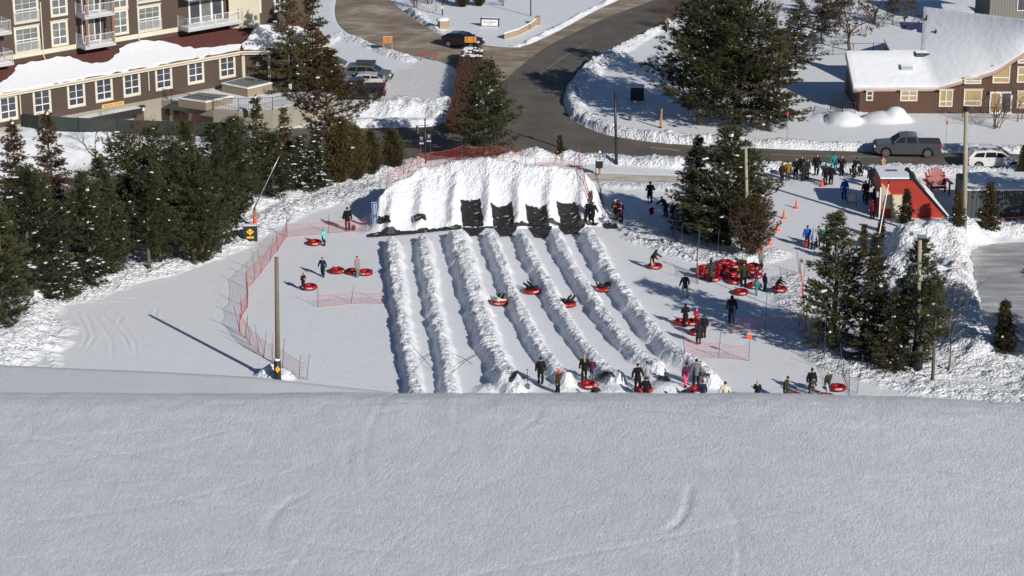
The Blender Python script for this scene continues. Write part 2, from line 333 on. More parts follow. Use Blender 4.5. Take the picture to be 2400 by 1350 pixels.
    # the ground climbs to the hotel's left end
    d, _, tt = pl_dist(x, y, HOTEL_LINE); z = z + 1.95 * (1 - sstep(1.5, 9.0, d)) * (1 - sstep(.60, .75, tt)) * (x < -18)
    # machine and ski tracks on the left run
    for k, T_ in enumerate(TRACKS_W):
        d, _, tt = pl_dist(x, y, T_); e = np.clip(6 * tt * (1 - tt), 0, 1); z = z - e * .028 * np.exp(-(d / .10) ** 2) + e * .014 * np.exp(-((d - .22) / .12) ** 2)
    # roads and lots are scraped flat
    for poly, dep, dd in ((ROAD, -.06, .0), (DRIVE, -.05, .0), (PATHP, -.05, 0), (ICE, -.05, 0)):
        sd = sdist(x, y, poly); k = sstep(.0, .55, sd + .25 * fbm(x, y, 1.4, 31, 2)); z = dep + (z - dep) * k
        dirt = np.maximum(dirt, np.where(sd < 1.6, (.30 if poly is ROAD or poly is DRIVE else .1) * (1 - sstep(.3, 1.4, sd)), 0))
    sd = sdist(x, y, PARK); dirt = np.maximum(dirt, .40 * (1 - sstep(-1, 1.5, sd))); z = z * (.15 + .85 * sstep(-.5, .6, sd)); rough = rough * sstep(-.5, .5, sd)
    if full: return z.reshape(sh), rough.reshape(sh), dirt.reshape(sh)
    return z.reshape(sh)
def GH(px, py):
    """where the line of sight through a photo pixel first meets the finished ground"""
    z = 6.0; last = 6.0
    while z > -.3:
        p = G(px, py, z)
        if gz(p.x, p.y) >= z: break
        last = z; z -= .12
    for _ in range(5):
        m = (z + last) / 2; p = G(px, py, m)
        if gz(p.x, p.y) >= m: z = m
        else: last = m
    p = G(px, py, z); p.z = gz(p.x, p.y); return p
def gridmesh(name, X, Y, Z, mt, attrs=None, smooth=True):
    ny, nx = X.shape; co = np.stack([X, Y, Z], -1).reshape(-1, 3).astype(np.float32)
    i = np.arange(ny - 1)[:, None] * nx + np.arange(nx - 1)[None, :]
    f = np.stack([i, i + 1, i + nx + 1, i + nx], -1).reshape(-1, 4).astype(np.int32)
    me = bpy.data.meshes.new(name); me.vertices.add(len(co)); me.vertices.foreach_set('co', co.ravel())
    me.loops.add(f.size); me.loops.foreach_set('vertex_index', f.ravel()); me.polygons.add(len(f))
    me.polygons.foreach_set('loop_start', np.arange(0, f.size, 4, dtype=np.int32)); me.polygons.foreach_set('loop_total', np.full(len(f), 4, np.int32))
    if smooth: me.polygons.foreach_set('use_smooth', np.ones(len(f), bool))
    me.update(calc_edges=True); me.materials.append(mt)
    for k, a in (attrs or {}).items():
        at = me.attributes.new(k, 'FLOAT', 'POINT'); at.data.foreach_set('value', a.ravel().astype(np.float32))
    o = bpy.data.objects.new(name, me); COL.objects.link(o); return o
def axis(parts):
    r = [np.arange(a, b, s) for a, b, s in parts]; return np.concatenate(r)
gx = np.concatenate([[-2500, -900, -400, -200, -130, -100, -85, -75], axis([(-66, -34, .24), (-34, -13, .13), (-13, 18.5, .105), (18.5, 66.1, .24)]), [75, 85, 100, 130, 200, 400, 900, 2500]])
gy = np.concatenate([[-300, 60, 100, 120, 130, 136, 140], axis([(142, 188, .13), (188, 278, .26)]), [284, 292, 305, 330, 380, 500, 800, 1500, 4000]])
X, Y = np.meshgrid(gx, gy); Z, RG, DT = hgt(X, Y, True)
def gz(x, y):   # bilinear lookup in the finished ground
    i = int(np.clip(np.searchsorted(gx, x) - 1, 0, len(gx) - 2)); j = int(np.clip(np.searchsorted(gy, y) - 1, 0, len(gy) - 2)); u = (x - gx[i]) / (gx[i + 1] - gx[i]); v = (y - gy[j]) / (gy[j + 1] - gy[j])
    return float((Z[j, i] * (1 - u) + Z[j, i + 1] * u) * (1 - v) + (Z[j + 1, i] * (1 - u) + Z[j + 1, i + 1] * u) * v)
gridmesh('ground', X, Y, Z, M_SNOW, {'dirt': DT, 'rough': RG})['kind'] = 'structure'
# ---- the ski hill the photographer looks down
CREST = np.array([(-2600, 905), (0, 921), (300, 922), (600, 922), (900, 921), (1200, 922), (2000, 923), (2200, 936), (2400, 950), (5000, 980)], float)
def tanrow(py): return np.tan(PITCH + np.arctan((py - 675) / FPX))
def hill_z(X, Y):
    t = X / np.maximum(Y, 6); px = 1200 + t * FPX / 1.0716
    tc = tanrow(sum(np.interp(px + o, CREST[:, 0], CREST[:, 1]) for o in range(-240, 241, 40)) / 13); zc = CAMH - 24 * tc
    ys = np.arange(-60, 160, .25); s = np.where(ys < 23, .04, np.where(ys < 24, .04 + (.388 - .04) * np.clip((ys - 23) / 1, 0, 1) ** 1.3, .415))
    cum = np.cumsum(s) * .25; cum = cum - np.interp(24, ys, cum)
    z = zc - np.interp(Y, ys, cum)
    # the bench at the far left, behind the first roll
    t2 = np.interp(px, [-600, 0, 300, 600, 900, 1100], [848, 855, 868, 884, 917, 950]); z2c = CAMH - 141 * tanrow(t2)
    z2 = z2c + np.where(Y < 141, (141 - Y) * .12, (141 - Y) * .5); z2 = np.where((Y > 118), z2, -9)
    return np.maximum(z, z2)
def HP(px, py):
    z = 46.7
    for _ in range(6): p = G(px, py, z); z = float(hill_z(np.array([p.x]), np.array([p.y]))[0])
    return (p.x, p.y)
MARKS = [([(1268, 950), (1262, 975), (1240, 995), (1212, 1012)], .05, .016), ([(1618, 1135), (1614, 1165), (1606, 1200), (1592, 1222), (1560, 1250)], .05, .035), ([(740, 1148), (690, 1168), (655, 1192), (632, 1222), (620, 1260)], .07, .022), ([(640, 1255), (760, 1278), (900, 1290), (1010, 1330)], .06, .014),
 ([(0, 1015), (120, 1034), (260, 1062), (400, 1083)], .07, .014), ([(350, 1050), (430, 1038), (560, 1000)], .05, .010), ([(80, 985), (60, 1030), (40, 1060)], .06, .010), ([(780, 1072), (860, 1085), (960, 1100)], .05, .010), ([(1800, 935), (1880, 945), (1960, 955)], .05, .010), ([(2060, 975), (2020, 1000), (1980, 1010)], .05, .010),
 ([(1500, 1060), (1580, 1050), (1680, 1040)], .05, .008), ([(2140, 1090), (2250, 1110), (2400, 1140)], .07, .010), ([(1240, 1170), (1330, 1180), (1480, 1210)], .06, .008), ([(430, 975), (540, 965), (640, 945)], .05, .008), ([(610, 1010), (585, 1050), (575, 1085)], .05, .010), ([(1700, 1060), (1800, 1075), (1900, 1110), (2000, 1130)], .05, .007)]
def hill_detail(X, Y):
    d = .008 * fbm(X, Y, .9, 101, 3) + .003 * fbm(X, Y, .2, 105, 2)
    rs = random.Random(5)
    for k in range(60):     # ski and board scratches
        y0 = rs.uniform(12, 24); x0 = rs.uniform(-6, 6); a = rs.uniform(-.5, .5) if k % 3 else rs.uniform(1.1, 2.0); l = rs.uniform(.5, 3.2); c = rs.uniform(-.25, .25)
        ux, uy = math.cos(a), math.sin(a); s = (X - x0) * ux + (Y - y0) * uy; q = -(X - x0) * uy + (Y - y0) * ux - c * s * s / max(l, 1)
        env = np.clip(1 - np.abs(s) / l, 0, 1) ** .5; wdt = rs.uniform(.015, .03)
        d = d - env * rs.uniform(.004, .010) * np.exp(-(q / wdt) ** 2) + env * .0015 * np.exp(-((q - 2 * wdt) / wdt) ** 2)
    sh = X.shape; x = X.ravel(); y = Y.ravel(); m = (np.abs(x) < 6.7) & (y > 11.9) & (y < 27); xs, ys_ = x[m], y[m]; q = np.zeros(len(xs))
    for pts, wd, dp in MARKS:
        dd, sg, tt = pl_dist(xs, ys_, [HP(*p) for p in pts]); e = np.clip(8 * tt * (1 - tt), 0, 1) * (.7 + .9 * np.abs(interp_noise(xs, ys_, .4, 7))); q += .42 * e * (-1.3 * dp * np.exp(-(dd / (.55 * wd)) ** 2) + .22 * dp * np.exp(-((dd - 1.3 * wd) / wd) ** 2))
    r = np.zeros(len(x)); r[m] = q; d = d + r.reshape(sh)
    d = d + .022 * fbm(X, Y, .5, 120, 3) * np.exp(-((Y - 23.6) / 1.1) ** 2)
    return d
hx = np.concatenate([[-400, -150, -80, -50, -36, -26, -20, -15, -11, -8.5, -7.4], np.arange(-6.6, 6.61, .034), [7.4, 8.5, 11, 15, 20, 26, 36, 50, 80, 150, 400]])
hy = np.concatenate([[-60, -30, -10, 0, 5, 8, 10.5], np.arange(12, 27, .042), [28, 31, 35, 42, 50, 60, 70, 80, 90, 100, 108, 114, 118.1, 121, 124, 127], np.arange(129, 150, .8)])
HX, HY = np.meshgrid(hx, hy); fan = np.where(HY > 27, 1 + (HY - 27) * .045, 1); HX = HX * fan
HZ = hill_z(HX, HY); HZ = np.where((HY > 27), HZ + .05 * fbm(HX, HY, 5, 9, 2), HZ + hill_detail(HX, HY))
HZ = np.where(HY > 149, -3, HZ)
gridmesh('ski_hill', HX, HY, HZ, M_HILL, {'dirt': np.zeros_like(HX)})['kind'] = 'structure'
# ---- sheets: roads, drive, path, ice lot
def smooth_poly(poly, n=3):
    for _ in range(n): poly = [q for i, p in enumerate(poly) for q in (((p[0] * .75 + poly[(i + 1) % len(poly)][0] * .25), (p[1] * .75 + poly[(i + 1) % len(poly)][1] * .25)), ((p[0] * .25 + poly[(i + 1) % len(poly)][0] * .75), (p[1] * .25 + poly[(i + 1) % len(poly)][1] * .75)))]
    return poly
def sheet(name, poly, z, m):
    o = MB().face([(a, b, z) for a, b in smooth_poly(poly, 2)]).build(name, m); o['kind'] = 'structure'; return o
def ground_mat(name, c1, c2, sc, rough=.8, stretch=(1, 1, 1), rz=0, c3=None):
    m = bpy.data.materials.new(name); m.use_nodes = True; N = m.node_tree.nodes; L = m.node_tree.links; b = N['Principled BSDF']; b.inputs['Roughness'].default_value = rough
    tc = N.new('ShaderNodeTexCoord'); mp = N.new('ShaderNodeMapping'); mp.inputs['Scale'].default_value = stretch; mp.inputs['Rotation'].default_value = (0, 0, rz); L.new(tc.outputs['Object'], mp.inputs[0])
    a = N.new('ShaderNodeTexNoise'); a.inputs['Scale'].default_value = sc; a.inputs['Detail'].default_value = 7; a.inputs['Roughness'].default_value = .65; L.new(mp.outputs[0], a.inputs['Vector'])
    r = N.new('ShaderNodeValToRGB'); L.new(a.outputs['Fac'], r.inputs[0]); r.color_ramp.elements[0].position = .36; r.color_ramp.elements[1].position = .66
    r.color_ramp.elements[0].color = (*c1, 1); r.color_ramp.elements[1].color = (*c2, 1)
    if c3: e = r.color_ramp.elements.new(.52); e.color = (*c3, 1)
    L.new(r.outputs[0], b.inputs['Base Color'])
    bp = N.new('ShaderNodeBump'); bp.inputs['Distance'].default_value = .03; L.new(a.outputs['Fac'], bp.inputs['Height']); L.new(bp.outputs[0], b.inputs['Normal']); return m
sheet('driveway', DRIVE, .004, ground_mat('sanded_snow', (.19, .145, .105), (.46, .40, .33), .22, .8, (1, 1.5, 1), R(-20), (.29, .235, .18)))
sheet('road', ROAD, .010, ground_mat('asphalt', (.098, .084, .068), (.150, .130, .108), .30, .75, (1, 1, 1)))
sheet('path', PATHP, .004, ground_mat('trodden_path', (.42, .36, .28), (.72, .68, .62), .5, .8, (1, 3, 1)))
sheet('ice_lot', ICE, .004, ground_mat('scraped_ice', (.28, .28, .28), (.62, .63, .64), .4, .35, (.6, 3, 1), R(8), (.40, .40, .40)))
# worn centre line, a sheet above the asphalt
def ribbon(name, px, wdt, z, m):
    P = [Vector((*p, z)) for p in wline(px)]; mb = MB(); vs = []
    for k, p in enumerate(P):
        d = (P[min(k + 1, len(P) - 1)] - P[max(k - 1, 0)]).normalized(); n = Vector((-d.y, d.x, 0)) * wdt / 2; vs += [p + n, p - n]
    mb.add(vs, [(2 * k, 2 * k + 1, 2 * k + 3, 2 * k + 2) for k in range(len(P) - 1)]); o = mb.build(name, m); o['kind'] = 'structure'; return o
M_LINE = mat('worn_line', (.34, .32, .28), .8, .4, 1.2)
ribbon('road_line', [(1524, 346), (1560, 349), (1592, 353)], .22, .016, M_LINE)
ribbon('road_line', [(1808, 362), (1900, 366), (2000, 368), (2060, 368.5)], .13, .016, M_LINE)
ribbon('road_line', [(1262, 176), (1300, 148), (1345, 118), (1380, 100)], .07, .016, M_LINE)
M_TRACK = mat('tyre_track', (.40, .37, .33), .9, .2, 2)
# ================================================================ vegetation
def leaf_mat(name, dark, light, tip=None):
    m = bpy.data.materials.new(name); m.use_nodes = True; N = m.node_tree.nodes; L = m.node_tree.links; b = N['Principled BSDF']
    b.inputs['Roughness'].default_value = .65; b.inputs['Specular IOR Level'].default_value = .25
    tc = N.new('ShaderNodeTexCoord'); nz = N.new('ShaderNodeTexNoise'); nz.inputs['Scale'].default_value = 1.1; nz.inputs['Detail'].default_value = 5; nz.inputs['Roughness'].default_value = .7
    L.new(tc.outputs['Object'], nz.inputs['Vector']); oi = N.new('ShaderNodeObjectInfo')
    ad = N.new('ShaderNodeMath'); ad.operation = 'MULTIPLY_ADD'; ad.inputs[1].default_value = .22; L.new(oi.outputs['Random'], ad.inputs[0]); L.new(nz.outputs['Fac'], ad.inputs[2])
    r = N.new('ShaderNodeValToRGB'); L.new(ad.outputs[0], r.inputs[0]); e = r.color_ramp.elements; e[0].position = .42; e[1].position = .76; e[0].color = (*dark, 1); e[1].color = (*light, 1)
    if tip: q = e.new(.9); q.color = (*tip, 1)
    L.new(r.outputs[0], b.inputs['Base Color']); MATS[name] = m; return m
L_PINE = leaf_mat('pine_needles', (.020, .028, .014), (.085, .090, .034))
L_SPR = leaf_mat('spruce_needles', (.026, .031, .016), (.105, .085, .036))
L_RUST2 = leaf_mat('brownish_needles', (.030, .028, .016), (.105, .062, .030))
L_RUST = leaf_mat('rusty_needles', (.045, .038, .018), (.15, .085, .030), (.22, .115, .035))
L_CEDAR = leaf_mat('cedar_leaves', (.045, .042, .016), (.125, .095, .032))
L_BROWN = leaf_mat('brown_shrub_leaves', (.04, .034, .020), (.12, .082, .045))
L_GREY = leaf_mat('grey_needles', (.05, .052, .036), (.14, .115, .08))
M_BARK = mat('bark', (.11, .085, .065), .9, .4, 7, .03)
M_TWIG = mat('twig', (.13, .095, .075), .9, .3, 7)
M_REDTWIG = mat('reddish_twig', (.13, .062, .045), .9, .4, 5)
def blades(P, D, L0, W, K, spread, rng, up=0.0):
    """K needle blades per tuft; P,D (T,3)"""
    T = len(P); P = np.repeat(P, K, 0); D = np.repeat(D, K, 0)
    d = D + rng.normal(0, spread, (T * K, 3)); d[:, 2] += up; d /= np.linalg.norm(d, axis=1)[:, None] + 1e-9
    q = np.cross(d, rng.normal(0, 1, (T * K, 3))); q /= np.linalg.norm(q, axis=1)[:, None] + 1e-9
    l = L0 * rng.uniform(.6, 1.25, (T * K, 1)); w = W * rng.uniform(.7, 1.3, (T * K, 1))
    a = P - d * l * .12; v = np.stack([a - q * w, a + q * w, P + d * l], 1).reshape(-1, 3)
    return v
def tri_mesh(name, V, m):
    n = len(V) // 3; me = bpy.data.meshes.new(name); me.vertices.add(len(V)); me.vertices.foreach_set('co', V.astype(np.float32).ravel())
    me.loops.add(n * 3); me.loops.foreach_set('vertex_index', np.arange(n * 3, dtype=np.int32)); me.polygons.add(n)
    me.polygons.foreach_set('loop_start', np.arange(0, n * 3, 3, dtype=np.int32)); me.polygons.foreach_set('loop_total', np.full(n, 3, np.int32))
    me.update(calc_edges=True); me.materials.append(m); return me
def conifer(seed, H, Wd, kind, leaf, low=.15, snow=0.02, gaps=.12):
    """returns (trunk mesh, crown mesh, snow mesh or None)"""
    rng = np.random.RandomState(seed); rnd = random.Random(seed); tr = MB(); lean = (rnd.uniform(-.02, .02), rnd.uniform(-.02, .02))
    def axis_at(z): return Vector((lean[0] * z + .05 * math.sin(z * .9 + seed), lean[1] * z + .05 * math.cos(z * .8 + seed), z))
    r0 = .022 * H if kind == 'pine' else .017 * H
    tr.path([axis_at(H * k / 12) for k in range(13)], [max(.012, r0 * (1 - k / 12.3)) for k in range(13)], 7)
    P = []; D = []; sn = MB(); z = H * low
    step = {'pine': .42, 'spruce': .30, 'cedar': .26}[kind] * H / 9; ph = rnd.random() * 6
    tl = {'pine': .30, 'spruce': .20, 'cedar': .22}[kind]
    while z < H * .985:
        f = (z / H - low) / (1 - low)
        if kind == 'pine': prof = (min(1, .55 + 1.6 * f) if f < .3 else 1) * (1 - f ** 1.25) ** .88 + .03
        elif kind == 'spruce': prof = min(1, .75 + f * 1.8) * (1 - f) ** .82 + .015
        else: prof = min(1, .7 + f * 2) * (1 - f ** 1.6) ** .8 + .02
        nb = rnd.choice([5, 6, 7]) if kind != 'cedar' else 9
        for b in range(nb):
            if rnd.random() < gaps: continue
            a = ph + 2 * math.pi * (b + rnd.uniform(-.3, .3)) / nb; L = Wd / 2 * prof * rnd.uniform(.58, 1.14) * (1 + .16 * math.sin(a * 2 + seed * 1.7) + .14 * math.sin(z * 2.1 + a * 3 + seed))
            if L < .12: L = .12
            z0 = z + rnd.uniform(-.4, .4) * step; ro = Vector((math.cos(a), math.sin(a), 0)); o = axis_at(z0); side = Vector((-ro.y, ro.x, 0))
            rise, tipup = {'pine': (.12 + .5 * f, .30), 'spruce': (-.20 + .45 * f, .16), 'cedar': (.45, .5)}[kind]
            def bp(t): return o + ro * L * t + Vector((0, 0, L * (rise * t + tipup * t * t)))
            if kind != 'cedar' or L > .6: tr.path([bp(0), bp(.5), bp(.95)], [max(.008, .02 * L), max(.006, .012 * L), .005], 4)
            ns = max(2, int(L / {'pine': .33, 'spruce': .20, 'cedar': .24}[kind]))
            for s in range(ns):
                t = .28 + .74 * (s + rnd.random()) / ns if kind == 'pine' else .12 + .9 * (s + rnd.random()) / ns
                for sgn in (-1, 1, 0):
                    if kind == 'pine':
                        off = sgn * rnd.uniform(.1, .30) * L * (1.25 - t); nt_ = 2
                    elif kind == 'spruce':
                        off = sgn * rnd.uniform(.08, .34) * L * (1.15 - t); nt_ = 2
                    else: off = sgn * rnd.uniform(.05, .25) * L; nt_ = 1
                    c = bp(t) + side * off
                    dr = (ro + side * sgn * .7 + Vector((0, 0, {'pine': .75, 'spruce': -.10, 'cedar': 1.1}[kind]))).normalized()
                    for _ in range(nt_):
                        jt = .16 if kind == 'pine' else .1
                        P.append((c.x + rnd.gauss(0, jt), c.y + rnd.gauss(0, jt), c.z + rnd.gauss(0, jt * .6))); D.append(tuple(dr))
                    if rnd.random() < snow * (1.6 if (math.sin(a * 2.3 + z * 1.7) > .2) else .25): q_ = rnd.uniform(.06, .34) * rnd.uniform(.5, 1); [sn.blob((c.x + ro.x * k_ * q_ * .5 + rnd.uniform(-.05, .05), c.y + ro.y * k_ * q_ * .5, c.z + tl * .35), (q_ * .6, q_ * .6, rnd.uniform(.03, .07)), 6, 4, .35, rnd) for k_ in (-1, 0, 1)[:rnd.choice([1, 2, 3])]]
        z += step * rnd.uniform(.8, 1.2); ph += .9
    for _ in range(6): P.append(tuple(axis_at(H * rnd.uniform(.95, 1.0)))); D.append((0, 0, 1))
    P = np.array(P); D = np.array(D)
    K, W, spd = {'pine': (11, .026, .50), 'spruce': (9, .024, .48), 'cedar': (11, .024, .42)}[kind]
    V = blades(P, D, tl, W * (1.15 if H < 5 else 1), K, spd, rng)
    return tr.mesh('trunk', M_BARK, True), tri_mesh('crown', V, leaf), (sn.mesh('snow', M_SNOWCAP, True) if sn.v else None), H
def bare(seed, H, spread=.5, depth=5, r0=None, m=None, multi=1, leaves=None, first=.30):
    rnd = random.Random(seed); mb = MB(); P = []; D = []
    def br(p, d, L, r, lv):
        q = p + d * L; mid = (p + q) / 2 + Vector([rnd.gauss(0, .05 * L) for _ in range(3)])
        mb.path([p, mid, q], [r, r * .85, r * .68], 5 if lv < 2 else 3)
        if lv >= depth: P.append(tuple(q)); D.append(tuple(d)); return
        for k in range(rnd.choice([2, 3, 3])):
            nd = (d + Vector([rnd.gauss(0, spread) for _ in range(3)]) + Vector((0, 0, .12))).normalized()
            br(q if k < 2 else mid, nd, L * rnd.uniform(.62, .86), r * .6, lv + 1)
    for k in range(multi):
        d = Vector((rnd.gauss(0, .22 * (multi > 1)), rnd.gauss(0, .22 * (multi > 1)), 1)).normalized()
        br(Vector((rnd.gauss(0, .12 * (multi > 1)), rnd.gauss(0, .12 * (multi > 1)), 0)), d, H * first, r0 or .016 * H, 0)
    cr = tri_mesh('crown', blades(np.array(P), np.array(D), .16, .03, 7, .8, np.random.RandomState(seed)), leaves) if leaves else None
    return mb.mesh('branches', m or M_TWIG, True), cr, None, H
TPL = {
 'pineA': conifer(1, 10, 7.2, 'pine', L_PINE, .09, .012), 'pineB': conifer(2, 10, 7.8, 'pine', L_PINE, .22, .02, .2), 'pineC': conifer(3, 10, 5.2, 'pine', L_PINE, .04, .03, .1),
 'pineSnow': conifer(4, 9, 6.6, 'pine', L_PINE, .04, .06, .12), 'pineRust': conifer(5, 10, 7.6, 'pine', L_RUST, .28, .02, .3), 'pineThin': conifer(6, 9, 3.4, 'pine', L_PINE, .42, .01, .45),
 'spruceA': conifer(11, 9, 4.6, 'spruce', L_SPR, .06, .022, .15), 'spruceB': conifer(12, 9, 5.4, 'spruce', L_SPR, .10, .02, .25), 'spruceRust': conifer(13, 9, 4.6, 'spruce', L_RUST2, .08, .04, .15),
 'spruceSmall': conifer(14, 3.4, 1.7, 'spruce', L_SPR, .06, .02, .28), 'spruceSnow': conifer(15, 8, 4.8, 'spruce', L_PINE, .06, .11, .08),
 'cedar': conifer(16, 5, 3.0, 'cedar', L_CEDAR, .02, .004, .02), 'shrub': conifer(17, 5.2, 3.8, 'cedar', L_BROWN, .03, .01, .25), 'greyPine': conifer(18, 9, 6.5, 'spruce', L_GREY, .15, .06, .3),
 'sapling': conifer(19, 4.2, 1.6, 'spruce', L_RUST, .25, .02, .45),
 'bareA': bare(21, 10, .55, 7, .17, leaves=L_BROWN, first=.17), 'bareB': bare(22, 4.0, .45, 5, .05), 'bareBush': bare(23, 2.4, .55, 4, .025, M_REDTWIG, 7), 'birch': bare(24, 6, .3, 5, .07, mat('birch_bark', (.62, .56, .47), .8, .2, 9)),
}
def tree(px, py, tpl, h, label, w=None, name='pine_tree', rz=None, group=None, top=None, cat='tree', ground=None):
    ground = 0 if (900 < px < 1345 and 350 < py < 400) else ground; p = GH(px, py) if ground is None else G(px, py, ground); T = TPL[tpl]
    o = thing(name, label, cat, (p.x, p.y, p.z - .08), random.Random(px * 7 + py).uniform(0, 6) if rz is None else rz, group)
    if tpl.startswith('pine') and tpl != 'pineThin': w = (w or 1) * 1.22
    if h > 20: W_ = (CAMH - p.z) ; d_ = ray(px, h); h = CAMH + d_.z * (p.y / d_.y) - p.z
    s = h / T[3]; o.scale = (s * (w or 1), s * (w or 1), s)
    if T[0].name.startswith('branches'): meshobj('branches', T[0], o)
    else: meshobj('trunk', T[0], o)
    if T[1]: meshobj('crown', T[1], o)
    if T[2]: meshobj('snow', T[2], o)['kind'] = 'stuff'
    return o
GP = 'trees along the left edge of the ski run'
